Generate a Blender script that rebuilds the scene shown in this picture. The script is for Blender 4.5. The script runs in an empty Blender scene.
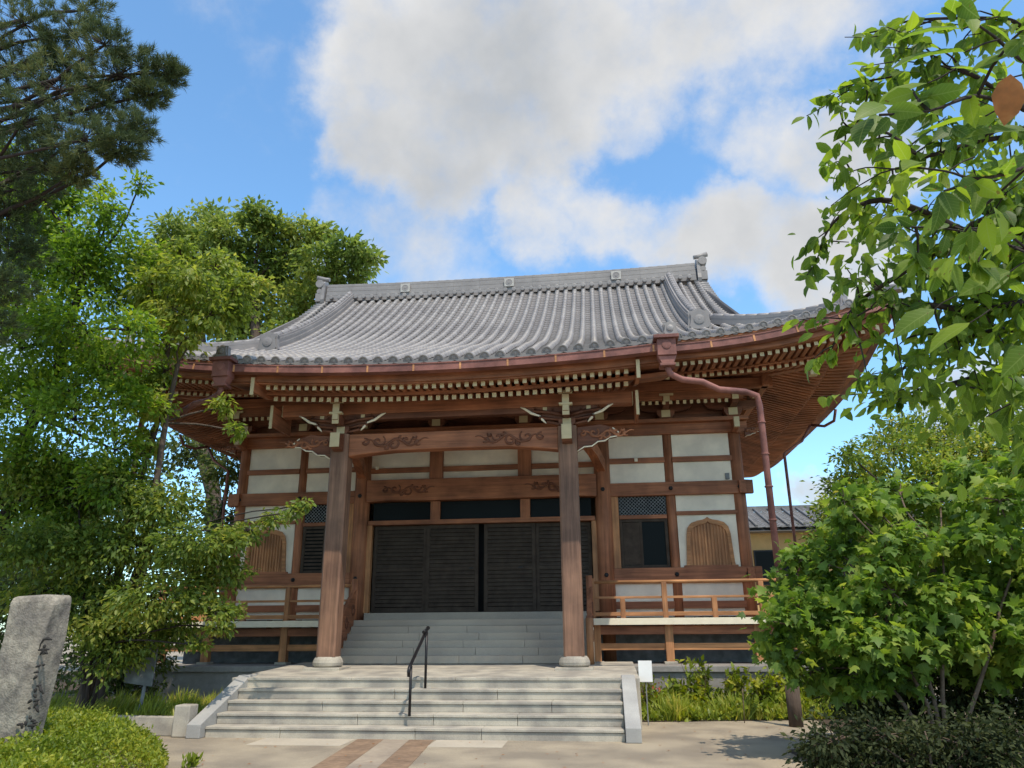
import bpy, math, random
import numpy as np
from mathutils import Vector, Matrix
C = bpy.context.scene.collection
SC = bpy.context.scene
rnd = random.Random(11)

# ------------------------------------------------------------------ camera, sky, sun, exposure
cam_d = bpy.data.cameras.new('camera'); cam = bpy.data.objects.new('camera', cam_d); C.objects.link(cam)
R_ = Vector((0.992695, 0.120487, -0.006341)); U_ = Vector((0.043617, -0.309368, 0.949942)); F_ = Vector((-0.112494, 0.943278, 0.312363))
m = Matrix((R_, U_, -F_)).transposed().to_4x4(); m.translation = (3.0062, -14.7981, 1.5604)
cam.matrix_world = m
cam_d.sensor_width = 36; cam_d.lens = 743.42/1024*36; cam_d.clip_start = .05; cam_d.clip_end = 3000
SC.camera = cam
SUN = Vector((.30, -.46, 1)).normalized()
sl = bpy.data.lights.new('sun', 'SUN'); sl.energy = 2.45; sl.angle = math.radians(.5); sl.color = (1, .9, .75)
so = bpy.data.objects.new('sun', sl); C.objects.link(so); so.rotation_euler = SUN.to_track_quat('Z', 'Y').to_euler(); so.location = (10, -10, 30)
SKY_STRENGTH = .15
EXPOSURE = .76
vs = SC.view_settings; vs.view_transform = 'Standard'; vs.look = 'None'; vs.gamma = 1; vs.use_curve_mapping = False; vs.exposure = EXPOSURE

W = bpy.data.worlds.new('World'); SC.world = W; W.use_nodes = True
def world():
    nt = W.node_tree; nt.nodes.clear(); L = nt.links.new; N = nt.nodes.new
    def math_(op, a, b=None, clamp=False):
        n = N('ShaderNodeMath'); n.operation = op; n.use_clamp = clamp
        for i, x in enumerate((a, b)):
            if x is None: continue
            if isinstance(x, (int, float)): n.inputs[i].default_value = x
            else: L(x, n.inputs[i])
        return n.outputs[0]
    out = N('ShaderNodeOutputWorld'); bg = N('ShaderNodeBackground'); bg.inputs[1].default_value = SKY_STRENGTH
    sky = N('ShaderNodeTexSky'); sky.sky_type = 'NISHITA'; sky.sun_disc = False
    sky.sun_elevation = math.asin(SUN.z); sky.sun_rotation = math.atan2(SUN.x, SUN.y)
    sky.air_density = 1.0; sky.dust_density = .6; sky.ozone_density = 2.0; sky.altitude = 60
    tc = N('ShaderNodeTexCoord'); g = tc.outputs['Generated']
    def noise(scale, det, vec=g, rough=.55):
        n = N('ShaderNodeTexNoise'); n.inputs['Scale'].default_value = scale; n.inputs['Detail'].default_value = det; n.inputs['Roughness'].default_value = rough
        L(vec, n.inputs['Vector']); return n
    # distort the direction a little so the cloud edges billow
    nz = noise(5.5, 8, rough=.6)
    sub = N('ShaderNodeVectorMath'); sub.operation = 'SUBTRACT'; L(nz.outputs['Color'], sub.inputs[0]); sub.inputs[1].default_value = (.5, .5, .5)
    scl = N('ShaderNodeVectorMath'); scl.operation = 'SCALE'; L(sub.outputs[0], scl.inputs[0]); scl.inputs['Scale'].default_value = .19
    add = N('ShaderNodeVectorMath'); add.operation = 'ADD'; L(g, add.inputs[0]); L(scl.outputs[0], add.inputs[1])
    nrm = N('ShaderNodeVectorMath'); nrm.operation = 'NORMALIZE'; L(add.outputs[0], nrm.inputs[0])
    tot = None
    for x, y, z, r, w in CLOUDS+[(0, -.8, .6, .5, 1), (-.75, -.5, .45, .4, 1), (.8, -.45, .4, .4, .95), (0, -.3, .95, .35, .9), (.92, .15, .36, .25, .9), (-.93, .1, .35, .25, .9)]:  # the clouds appended here are out of view, added to fill and whiten shade
        d = N('ShaderNodeVectorMath'); d.operation = 'DISTANCE'; L(nrm.outputs[0], d.inputs[0]); d.inputs[1].default_value = (x, y, z)
        mr = N('ShaderNodeMapRange'); mr.interpolation_type = 'SMOOTHERSTEP'
        mr.inputs['From Min'].default_value = r*1.25; mr.inputs['From Max'].default_value = r*.3; mr.inputs['To Min'].default_value = 0; mr.inputs['To Max'].default_value = w
        L(d.outputs['Value'], mr.inputs['Value'])
        tot = mr.outputs[0] if tot is None else math_('MAXIMUM', math_('MULTIPLY', math_('ADD', tot, mr.outputs[0]), .55), math_('MAXIMUM', tot, mr.outputs[0]))
    fine = noise(14, 9, rough=.6)
    dens = math_('ADD', tot, math_('MULTIPLY', math_('SUBTRACT', fine.outputs[0], .5), 1.15))
    mr = N('ShaderNodeMapRange'); mr.interpolation_type = 'SMOOTHSTEP'
    mr.inputs['From Min'].default_value = .08; mr.inputs['From Max'].default_value = 1.1; L(dens, mr.inputs['Value'])
    # cloud colour: thick middles grey, thin edges white
    cr = N('ShaderNodeValToRGB'); e = cr.color_ramp.elements
    e[0].position = .35; e[0].color = (3.2, 3.2, 3.2, 1); e[1].position = 1.0; e[1].color = (2.1, 2.19, 2.3, 1)
    big = noise(4.2, 8)
    L(math_('ADD', math_('MULTIPLY', tot, .66), math_('MULTIPLY', math_('SUBTRACT', big.outputs[0], .5), 1.7)), cr.inputs[0])
    tint = N('ShaderNodeMixRGB'); tint.blend_type = 'MULTIPLY'; tint.inputs[0].default_value = 1; L(sky.outputs[0], tint.inputs[1]); tint.inputs[2].default_value = SKYTINT
    mix = N('ShaderNodeMixRGB'); L(mr.outputs[0], mix.inputs[0]); L(tint.outputs[0], mix.inputs[1]); L(cr.outputs[0], mix.inputs[2])
    L(mix.outputs[0], bg.inputs[0]); L(bg.outputs[0], out.inputs[0])
SKYTINT = (.84, 1.1, 1.16, 1)
PINE = [(-5.43, -6.67, 10.38, 0.58), (-4.95, -6.24, 10.53, 0.6), (-3.87, -6.48, 9.43, 0.54), (-3.7, -6.15, 9.79, 0.4), (-3.33, -6.12, 9.73, 0.23), (-4.37, -6.91, 8.86, 0.6), (-4.79, -6.98, 8.26, 0.56), (-4.61, -5.83, 9.25, 0.57), (-3.27, -6.64, 8.32, 0.28), (-3.43, -6.67, 7.98, 0.28), (-6.05, -5.61, 8.76, 0.55), (-4.68, -6.34, 8.29, 0.47), (-5.24, -5.83, 11.47, 0.44), (-5.84, -6.33, 9.87, 0.59), (-5.5, -6.11, 10.22, 0.57), (-3.91, -6.79, 9.71, 0.35), (-5.56, -6.11, 7.41, 0.44), (-5.49, -5.78, 7.0, 0.39), (-5.24, -6.27, 6.25, 0.39), (-5.55, -5.96, 5.79, 0.43), (-6.9, -6.06, 10.42, 0.65), (-5.79, -6.91, 8.33, 0.57), (-6.64, -5.94, 7.51, 0.61), (-3.53, -6.17, 9.29, 0.27), (-4.17, -6.58, 7.75, 0.25), (-3.78, -6.96, 7.93, 0.44), (-5.45, -5.79, 8.36, 0.5), (-5.27, -6.34, 7.67, 0.47), (-5.34, -5.99, 10.31, 0.58), (-5.93, -5.77, 9.77, 0.62), (-4.32, -6.0, 9.42, 0.5)]
BROAD = [(-8.15, -2.24, 9.68, 0.63), (-6.4, -3.19, 8.67, 0.57), (-6.16, -2.46, 8.72, 0.48), (-6.75, -3.1, 8.0, 0.65), (-6.54, -2.22, 8.09, 0.65), (-8.29, -2.32, 7.93, 0.73), (-5.85, -3.72, 6.66, 0.63), (-5.03, -3.66, 6.55, 0.45), (-7.19, -3.51, 6.35, 0.72), (-7.34, -2.16, 6.44, 0.75), (-5.68, -3.11, 6.03, 0.58), (-7.5, -2.77, 5.45, 0.78), (-5.99, -3.36, 5.04, 0.66), (-5.46, -2.99, 5.4, 0.47), (-6.48, -3.21, 9.77, 0.25), (-5.6, -3.27, 9.77, 0.21), (-7.28, -2.85, 9.84, 0.32), (-7.33, -2.85, 4.49, 0.72), (-6.78, -2.27, 4.5, 0.71), (-5.64, -2.67, 4.66, 0.5), (-8.22, -2.23, 8.87, 0.7), (-8.96, -2.36, 6.24, 0.78), (-5.92, -2.12, 7.88, 0.28), (-8.79, -2.69, 9.59, 0.7), (-7.52, -3.61, 7.3, 0.66), (-8.36, -2.35, 5.02, 0.76), (-7.55, -2.16, 3.89, 0.71), (-6.56, -2.27, 3.84, 0.62), (-5.4, -2.88, 4.07, 0.45), (-9.2, -2.62, 10.62, 0.55), (-7.57, -3.52, 9.55, 0.5), (-7.77, -2.4, 8.98, 0.61), (-7.64, -2.87, 10.04, 0.45), (-6.0, -3.39, 9.13, 0.3), (-7.56, -3.79, 9.82, 0.42), (-9.62, -2.36, 11.59, 0.44)]
YELLOW = [(-5.83, -1.81, 8.88, 0.42), (-4.64, -2.71, 7.95, 0.42), (-4.58, -2.0, 8.56, 0.37), (-3.88, -2.39, 7.84, 0.31), (-4.8, -2.65, 7.36, 0.46), (-4.26, -2.51, 7.28, 0.38), (-3.92, -2.03, 7.53, 0.26), (-5.49, -1.93, 7.07, 0.44), (-4.53, -2.76, 6.73, 0.15), (-5.22, -2.19, 6.29, 0.27), (-5.42, -2.76, 7.87, 0.35), (-3.64, -2.08, 8.08, 0.22), (-5.19, -2.47, 5.54, 0.3), (-4.12, -1.92, 5.6, 0.19), (-5.56, -1.82, 5.05, 0.27), (-5.21, -2.29, 8.86, 0.28), (-5.94, -1.8, 6.08, 0.36), (-3.5, -2.49, 4.99, 0.14)]
BACKTREE = [(-20.15, 19.73, 22.87, 0.96), (-19.72, 21.3, 24.39, 1.06), (-17.03, 19.59, 22.19, 1.22), (-15.68, 20.09, 23.63, 0.96), (-14.7, 20.72, 22.77, 1.02), (-13.49, 21.33, 23.02, 1.15), (-11.31, 19.97, 20.51, 1.19), (-9.82, 19.63, 20.95, 0.81), (-9.63, 22.1, 21.49, 0.63), (-10.03, 20.44, 19.88, 0.76), (-13.75, 22.38, 21.08, 1.39), (-15.85, 22.19, 21.77, 1.4), (-16.76, 20.63, 20.42, 1.34), (-19.13, 20.88, 21.64, 1.37), (-20.99, 21.06, 21.23, 1.38), (-13.74, 21.43, 18.76, 1.23), (-11.99, 21.29, 19.2, 1.0), (-15.67, 21.18, 18.77, 1.34), (-18.15, 21.36, 19.0, 1.35), (-20.92, 22.32, 19.92, 1.29), (-16.27, 21.02, 16.94, 1.1), (-13.6, 20.79, 16.99, 0.76), (-12.33, 21.66, 23.38, 0.58), (-8.6, 20.21, 20.69, 0.33)]
MAPLE_L = [(-7.06, -2.84, 4.12, 0.6), (-6.68, -2.03, 4.07, 0.67), (-5.3, -2.57, 3.94, 0.6), (-4.62, -2.54, 3.66, 0.49), (-6.55, -3.19, 3.02, 0.64), (-5.87, -2.7, 2.89, 0.62), (-5.0, -2.5, 2.98, 0.59), (-3.69, -3.18, 2.89, 0.46), (-3.61, -2.46, 2.71, 0.34), (-5.63, -2.44, 2.07, 0.55), (-4.12, -3.13, 2.11, 0.48), (-3.74, -2.45, 2.21, 0.37), (-6.44, -2.64, 2.24, 0.55), (-3.26, -2.38, 2.46, 0.22), (-3.3, -2.78, 3.0, 0.27), (-3.09, -2.35, 3.22, 0.24), (-2.67, -2.31, 3.39, 0.19), (-2.03, -3.17, 3.38, 0.15), (-1.81, -3.13, 3.53, 0.11), (-5.0, -2.39, 1.42, 0.44), (-4.43, -2.04, 1.65, 0.38), (-3.27, -2.9, 1.84, 0.26), (-3.06, -2.65, 1.85, 0.16), (-5.24, -2.49, 1.1, 0.37), (-3.2, -2.82, 1.57, 0.15), (-5.51, -2.76, 1.66, 0.4), (-3.59, -2.82, 1.34, 0.15)]
GAP = [(-11.99, 8.74, 6.81, 1.17), (-10.87, 9.19, 7.39, 0.91), (-9.38, 8.6, 6.7, 0.74), (-9.48, 8.75, 5.38, 0.8), (-11.13, 9.54, 5.19, 1.04), (-11.55, 8.05, 4.35, 1.3), (-9.19, 9.14, 4.26, 0.67), (-14.69, 9.47, 6.68, 1.78), (-10.1, 8.62, 8.12, 0.41), (-15.16, 8.45, 5.13, 2.03), (-13.01, 9.61, 2.88, 1.15), (-11.08, 8.48, 2.96, 0.9), (-10.02, 8.37, 3.1, 0.77), (-10.65, 8.87, 1.89, 0.65), (-11.98, 9.4, 1.74, 0.79), (-12.56, 8.2, 1.59, 0.95), (-9.71, 8.64, 2.18, 0.45), (-16.75, 8.67, 3.21, 1.67), (-15.5, 9.67, 2.26, 1.5), (-17.73, 8.88, 1.94, 1.67)]
MAPLE_R = [(5.67, -3.77, 2.04, 0.33), (5.3, -4.6, 1.58, 0.28), (5.25, -4.4, 1.28, 0.25), (5.73, -4.02, 2.42, 0.25), (6.15, -3.74, 2.6, 0.31), (6.44, -4.26, 2.91, 0.3), (6.53, -4.53, 2.42, 0.33), (6.88, -4.65, 2.6, 0.31), (7.32, -4.16, 2.25, 0.37), (7.71, -4.57, 2.65, 0.33), (8.42, -3.83, 2.39, 0.4), (6.05, -3.79, 1.97, 0.38), (6.57, -4.58, 1.99, 0.43), (7.17, -4.47, 1.75, 0.48), (8.2, -3.83, 1.88, 0.53), (5.78, -4.03, 1.39, 0.37), (5.91, -3.83, 0.95, 0.26), (6.55, -4.39, 1.06, 0.3), (6.22, -4.64, 1.4, 0.44), (6.99, -4.45, 1.39, 0.47), (7.97, -3.85, 1.38, 0.5), (8.17, -4.47, 1.5, 0.49), (5.49, -4.38, 1.76, 0.31), (5.57, -4.3, 1.06, 0.23), (6.09, -4.3, 0.98, 0.3), (8.81, -4.31, 2.47, 0.64), (7.74, -3.7, 3.24, 0.28), (8.07, -4.61, 3.08, 0.33), (6.12, -4.79, 3.1, 0.18), (7.23, -3.67, 3.37, 0.26), (8.1, -3.74, 3.53, 0.25), (8.91, -3.62, 3.65, 0.34), (6.59, -4.28, 3.11, 0.24)]
RIGHTTREE = [(8.56, 2.61, 4.42, 0.45), (8.96, 2.57, 5.09, 0.45), (9.17, 1.3, 5.11, 0.5), (10.23, 2.24, 5.7, 0.49), (10.88, 2.41, 6.0, 0.45), (11.3, 2.09, 5.62, 0.48), (11.77, 1.83, 5.32, 0.56), (11.36, 1.42, 4.49, 0.62), (9.66, 1.51, 4.56, 0.67), (8.61, 1.31, 4.03, 0.62), (7.76, 1.02, 3.76, 0.37), (10.69, 1.96, 4.83, 0.69), (12.08, 1.42, 5.63, 0.59), (12.67, 2.36, 4.74, 0.78), (8.15, 0.98, 4.92, 0.29), (9.83, 2.53, 5.91, 0.32), (7.76, 2.15, 3.43, 0.39), (8.25, 2.56, 3.58, 0.53), (8.28, 2.51, 4.5, 0.22), (8.81, 2.52, 3.45, 0.66), (9.67, 1.94, 3.68, 0.72), (10.21, 0.92, 3.63, 0.67), (11.83, 2.24, 3.88, 0.72), (8.88, 1.21, 2.91, 0.6), (10.09, 1.44, 2.81, 0.64), (11.37, 2.09, 2.94, 0.66), (12.82, 1.84, 5.72, 0.73), (8.4, 1.64, 4.62, 0.3), (9.48, 2.59, 5.58, 0.32), (10.4, 2.0, 5.41, 0.44), (11.01, 1.51, 4.94, 0.54)]
DARKSHRUB = [(5.36, -5.75, 0.41, 0.26), (5.64, -5.38, 0.17, 0.31), (5.92, -5.61, 0.45, 0.26), (6.26, -5.43, 0.23, 0.35), (6.68, -5.69, 0.37, 0.38), (7.07, -5.78, 0.29, 0.39), (5.7, -5.58, -0.09, 0.38), (6.46, -5.41, -0.11, 0.43), (6.98, -5.8, -0.12, 0.4), (5.29, -5.42, 0.22, 0.2)]
BUSHL = [(-10.95, 1.02, 2.24, 0.9), (-9.64, 0.91, 2.23, 0.89), (-8.55, 0.92, 2.11, 0.79), (-7.15, 0.11, 1.97, 0.54), (-10.16, 0.73, 0.99, 0.86), (-9.2, 0.96, 1.08, 0.78), (-7.56, 0.15, 1.01, 0.61), (-7.05, 0.37, 1.0, 0.41), (-10.68, 0.37, 3.49, 0.89), (-9.4, 0.63, 3.28, 0.8)]
UNDER = [(6.36, -3.05, 0.71, 0.28), (6.75, -3.02, 0.58, 0.34), (7.37, -2.83, 0.7, 0.4), (7.71, -3.3, 0.73, 0.38), (8.23, -3.27, 0.73, 0.4), (8.63, -3.22, 0.73, 0.4), (7.03, -3.23, 1.11, 0.31), (7.68, -3.26, 1.17, 0.36), (8.58, -2.72, 1.16, 0.37), (6.65, -2.79, 0.3, 0.28), (7.28, -3.25, 0.35, 0.35), (8.15, -3.0, 0.33, 0.38)]
BUSHM = [(-7.2, 0.39, 1.39, 0.42), (-6.67, 0.39, 1.29, 0.37), (-6.26, 0.41, 0.99, 0.31), (-7.05, 0.59, 0.79, 0.41), (-6.43, 0.55, 0.51, 0.29), (-7.31, 0.42, 0.42, 0.37)]
BUSHR = [(8.36, 1.75, 2.07, 0.69), (9.17, 1.86, 2.06, 0.69), (10.1, 1.7, 2.24, 0.73), (11.21, 2.04, 2.24, 0.74), (8.38, 2.17, 1.29, 0.62), (9.22, 1.9, 1.1, 0.68), (10.25, 1.66, 1.1, 0.67), (11.24, 1.74, 1.28, 0.71), (7.93, 1.9, 1.49, 0.37)]
CHERRY = [[(5.67, -11.3, 2.84), (5.16, -11.52, 3.01), (4.86, -11.73, 3.21), (4.67, -11.85, 3.18), (4.45, -11.83, 3.05), (4.28, -11.82, 2.95), (4.15, -11.71, 2.89), (4.11, -11.59, 2.83), (4.08, -11.46, 2.76)], [(4.86, -11.73, 3.21), (4.55, -11.93, 3.06), (4.33, -12.07, 3.08), (4.14, -12.11, 3.14), (4.01, -12.02, 3.13), (3.97, -11.9, 3.09)], [(5.07, -12.02, 3.21), (4.53, -12.4, 3.21), (4.36, -12.41, 3.17), (4.2, -12.42, 3.12), (4.14, -12.32, 3.14), (4.05, -12.25, 3.2), (3.99, -12.16, 3.23)], [(4.36, -12.41, 3.17), (4.18, -12.42, 3.12), (4.12, -12.36, 3.25), (4.06, -12.3, 3.35), (3.98, -12.3, 3.34)], [(4.53, -12.43, 3.27), (4.27, -12.59, 3.33), (4.16, -12.51, 3.4), (4.08, -12.43, 3.45), (4.0, -12.35, 3.5)], [(4.67, -12.55, 3.36), (4.43, -12.69, 3.39), (4.35, -12.71, 3.42), (4.14, -12.65, 3.5), (4.08, -12.57, 3.55), (4.04, -12.57, 3.52)], [(5.16, -11.52, 3.01), (4.88, -11.62, 2.89), (4.61, -11.73, 2.81), (4.42, -11.76, 2.83), (4.24, -11.79, 2.85), (4.1, -11.69, 2.81)], [(5.46, -11.22, 2.83), (5.12, -11.37, 2.84), (4.85, -11.4, 2.84), (4.57, -11.41, 2.78), (4.43, -11.3, 2.7), (4.33, -11.27, 2.59)], [(5.46, -11.22, 2.83), (5.18, -11.22, 2.74), (4.9, -11.24, 2.7), (4.66, -11.25, 2.64), (4.54, -11.16, 2.64), (4.45, -11.15, 2.6)], [(4.03, -13.35, 2.67), (3.83, -13.55, 2.57), (3.72, -13.66, 2.54), (3.64, -13.72, 2.54)], [(4.03, -13.35, 2.67), (3.82, -13.52, 2.49), (3.69, -13.63, 2.44), (3.58, -13.68, 2.38), (3.5, -13.68, 2.38)], [(4.13, -13.2, 2.59), (3.89, -13.39, 2.44), (3.74, -13.49, 2.36), (3.7, -13.46, 2.4), (3.66, -13.42, 2.44)], [(4.37, -12.82, 2.49), (4.12, -12.95, 2.47), (3.9, -13.08, 2.47), (3.77, -13.1, 2.48)], [(4.82, -12.07, 2.31), (4.37, -12.43, 2.25), (4.19, -12.56, 2.26)], [(4.86, -11.73, 3.21), (4.8, -11.69, 3.05), (4.69, -11.66, 2.93), (4.58, -11.53, 2.81), (4.44, -11.53, 2.79)]]
BIGLEAF = [((3.67, -13.67, 2.55), (3.57, -13.64, 2.58)), ((3.67, -13.66, 2.51), (3.54, -13.67, 2.5)), ((3.65, -13.56, 2.53), (3.55, -13.56, 2.5)), ((3.67, -13.54, 2.48), (3.57, -13.54, 2.44)), ((3.73, -13.57, 2.44), (3.62, -13.53, 2.45)), ((3.78, -13.6, 2.38), (3.68, -13.57, 2.41)), ((3.78, -13.32, 2.49), (3.68, -13.32, 2.46)), ((3.86, -13.2, 2.48), (3.78, -13.09, 2.45)), ((4.01, -12.64, 2.45), (3.88, -12.63, 2.38)), ((4.11, -12.62, 2.41), (3.98, -12.61, 2.34)), ((4.19, -12.77, 2.28), (4.09, -12.76, 2.2)), ((3.93, -13.4, 2.48), (3.83, -13.39, 2.41)), ((3.84, -13.45, 2.61), (3.75, -13.48, 2.64)), ((3.86, -12.92, 2.61), (3.76, -12.92, 2.57)), ((4.07, -12.94, 2.42), (3.94, -12.94, 2.37))]
CHCORE = [(4.22, -11.79, 3.26), (4.07, -11.91, 3.07), (4.25, -11.91, 2.97), (4.47, -11.65, 2.95), (4.23, -11.76, 2.86), (4.59, -11.71, 3.1), (4.77, -11.63, 2.99), (4.47, -11.79, 3.29), (4.67, -11.86, 3.25), (4.69, -11.69, 2.73), (4.43, -11.78, 2.61), (4.24, -11.78, 2.5), (4.61, -11.6, 2.52), (4.8, -11.89, 3.46), (4.12, -11.9, 2.92), (4.12, -11.8, 3.31), (4.4, -11.77, 3.17), (4.7, -11.9, 3.06), (4.33, -11.58, 2.73), (4.1, -11.79, 2.48), (4.7, -11.56, 2.47), (4.09, -11.76, 3.04), (4.15, -11.66, 2.78), (4.7, -11.83, 3.12), (4.71, -11.82, 2.81), (4.59, -11.89, 2.99), (4.56, -11.68, 2.84), (4.72, -11.92, 3.26), (4.66, -11.75, 3.25), (4.72, -11.66, 2.61), (4.57, -11.62, 2.96), (4.66, -12.11, 3.75), (4.83, -11.88, 3.67), (4.46, -11.9, 3.49), (4.56, -12.0, 3.36)]
ORANGE = ((3.72, -13.68, 2.44), (3.71, -13.65, 2.36))
CLOUDS = [(-0.244, 0.712, 0.658, 0.128, 1), (-0.134, 0.719, 0.682, 0.162, 1), (-0.027, 0.747, 0.664, 0.141, 1), (-0.279, 0.755, 0.593, 0.083, 1), (-0.171, 0.788, 0.592, 0.121, 1), (-0.057, 0.796, 0.602, 0.108, 1), (0.07, 0.736, 0.673, 0.121, 0.9), (0.163, 0.719, 0.676, 0.121, 0.85), (0.248, 0.704, 0.665, 0.108, 0.8), (0.317, 0.687, 0.653, 0.094, 0.6), (-0.246, 0.84, 0.483, 0.094, 0.55), (-0.302, 0.798, 0.521, 0.067, 0.45), (-0.185, 0.87, 0.458, 0.081, 0.5), (-0.077, 0.86, 0.504, 0.081, 0.8), (0.014, 0.859, 0.511, 0.081, 0.75), (0.077, 0.875, 0.478, 0.067, 0.75), (-0.022, 0.834, 0.551, 0.061, 0.55), (0.069, 0.787, 0.613, 0.061, 0.6), (0.164, 0.874, 0.457, 0.101, 1), (0.235, 0.861, 0.452, 0.101, 1), (0.29, 0.863, 0.415, 0.108, 1), (0.2, 0.845, 0.495, 0.054, 0.9), (0.222, 0.797, 0.561, 0.074, 0.7), (0.287, 0.786, 0.547, 0.081, 0.85), (0.348, 0.779, 0.522, 0.081, 0.9), (0.165, 0.794, 0.586, 0.047, 0.4), (0.415, 0.879, 0.236, 0.067, 0.8), (0.459, 0.853, 0.25, 0.081, 0.8), (0.247, 0.953, 0.173, 0.038, 0.9), (-0.523, 0.741, 0.421, 0.04, 0.7), (-0.335, 0.832, 0.442, 0.054, 0.5), (-0.03, 0.777, 0.629, 0.081, 0.9), (-0.738, 0.596, 0.317, 0.202, 0.8), (0.609, 0.647, 0.458, 0.202, 0.9), (-0.266, 0.48, 0.836, 0.269, 0.8), (0.306, 0.496, 0.813, 0.269, 0.8), (0.029, 0.594, 0.804, 0.202, 0.8)]
STROKES = [[(-3.2, 1.42), (-3.2, 1.37)], [(-3.25, 1.36), (-3.15, 1.37)], [(-3.19, 1.37), (-3.23, 1.31)], [(-3.2, 1.35), (-3.16, 1.32)], [(-3.21, 1.32), (-3.17, 1.33)], [(-3.25, 1.18), (-3.21, 1.2)], [(-3.19, 1.21), (-3.18, 1.19)], [(-3.26, 1.12), (-3.23, 1.13), (-3.22, 1.12)], [(-3.23, 1.09), (-3.26, 1.05)], [(-3.22, 0.98), (-3.18, 0.99)], [(-3.2, 1.0), (-3.18, 0.94), (-3.15, 0.9)], [(-3.23, 0.96), (-3.23, 0.91)], [(-3.24, 0.89), (-3.21, 0.86)], [(-3.25, 0.84), (-3.28, 0.8)], [(-3.23, 0.82), (-3.18, 0.84)], [(-3.2, 0.82), (-3.22, 0.75)], [(-3.21, 0.77), (-3.17, 0.71)], [(-3.27, 0.75), (-3.25, 0.75)], [(-3.25, 0.66), (-3.23, 0.64)], [(-3.23, 0.62), (-3.19, 0.63)], [(-3.21, 0.6), (-3.17, 0.61)], [(-3.25, 0.57), (-3.17, 0.58)], [(-3.21, 0.6), (-3.21, 0.54)], [(-3.35, 0.58), (-3.3, 0.59)], [(-3.31, 0.6), (-3.3, 0.54)], [(-3.28, 0.62), (-3.27, 0.57)]]
world()

# ------------------------------------------------------------------ materials
MATS = {}
def mat(name, col, var=.25, scale=4, stretch=(1, 1, 1), rough=.7, bump=.15, island=0, stain=None, spec=.3, fine=60, metallic=0, speck=0):
    if name in MATS: return MATS[name]
    mt = bpy.data.materials.new(name); mt.use_nodes = True; nt = mt.node_tree; L = nt.links.new; N = nt.nodes.new
    b = nt.nodes['Principled BSDF']; b.inputs['Roughness'].default_value = rough; b.inputs['Specular IOR Level'].default_value = spec; b.inputs['Metallic'].default_value = metallic
    tc = N('ShaderNodeTexCoord'); geo = N('ShaderNodeNewGeometry')
    mp = N('ShaderNodeMapping'); mp.inputs['Scale'].default_value = stretch; L(geo.outputs['Position'], mp.inputs[0])
    n1 = N('ShaderNodeTexNoise'); n1.inputs['Scale'].default_value = scale; n1.inputs['Detail'].default_value = 8; n1.inputs['Roughness'].default_value = .62; L(mp.outputs[0], n1.inputs['Vector'])
    cr = N('ShaderNodeValToRGB'); e = cr.color_ramp.elements
    e[0].position = .3; e[0].color = tuple(c*(1-var) for c in col)+(1,); e[1].position = .7; e[1].color = tuple(min(1, c*(1+var)) for c in col)+(1,)
    L(n1.outputs[0], cr.inputs[0]); out = cr.outputs[0]
    if stain:
        sc, sm = stain
        n3 = N('ShaderNodeTexNoise'); n3.inputs['Scale'].default_value = sc; n3.inputs['Detail'].default_value = 5; L(geo.outputs['Position'], n3.inputs['Vector'])
        r3 = N('ShaderNodeValToRGB'); r3.color_ramp.elements[0].position = .38; r3.color_ramp.elements[1].position = .62
        r3.color_ramp.elements[0].color = (1-sm, 1-sm, 1-sm*.9, 1); r3.color_ramp.elements[1].color = (1+sm*.15, 1+sm*.15, 1+sm*.15, 1)
        L(n3.outputs[0], r3.inputs[0])
        mx = N('ShaderNodeMixRGB'); mx.blend_type = 'MULTIPLY'; mx.inputs[0].default_value = 1; L(out, mx.inputs[1]); L(r3.outputs[0], mx.inputs[2]); out = mx.outputs[0]
    if speck:
        n4 = N('ShaderNodeTexNoise'); n4.inputs['Scale'].default_value = 260; n4.inputs['Detail'].default_value = 2; L(geo.outputs['Position'], n4.inputs['Vector'])
        m4 = N('ShaderNodeMapRange'); m4.inputs['From Min'].default_value = .35; m4.inputs['From Max'].default_value = .65; m4.inputs['To Min'].default_value = 1-speck; m4.inputs['To Max'].default_value = 1+speck; L(n4.outputs[0], m4.inputs['Value'])
        mx = N('ShaderNodeMixRGB'); mx.blend_type = 'MULTIPLY'; mx.inputs[0].default_value = 1; L(out, mx.inputs[1]); L(m4.outputs[0], mx.inputs[2]); out = mx.outputs[0]
    if island:
        mm = N('ShaderNodeMapRange'); mm.inputs['To Min'].default_value = 1-island; mm.inputs['To Max'].default_value = 1+island; L(geo.outputs['Random Per Island'], mm.inputs['Value'])
        mx = N('ShaderNodeMixRGB'); mx.blend_type = 'MULTIPLY'; mx.inputs[0].default_value = 1; L(out, mx.inputs[1]); L(mm.outputs[0], mx.inputs[2]); out = mx.outputs[0]
    L(out, b.inputs['Base Color'])
    if bump:
        n2 = N('ShaderNodeTexNoise'); n2.inputs['Scale'].default_value = fine; n2.inputs['Detail'].default_value = 5; L(mp.outputs[0], n2.inputs['Vector'])
        bp = N('ShaderNodeBump'); bp.inputs['Strength'].default_value = bump; bp.inputs['Distance'].default_value = .02; L(n2.outputs[0], bp.inputs['Height']); L(bp.outputs[0], b.inputs['Normal'])
    MATS[name] = mt; return mt

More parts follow.
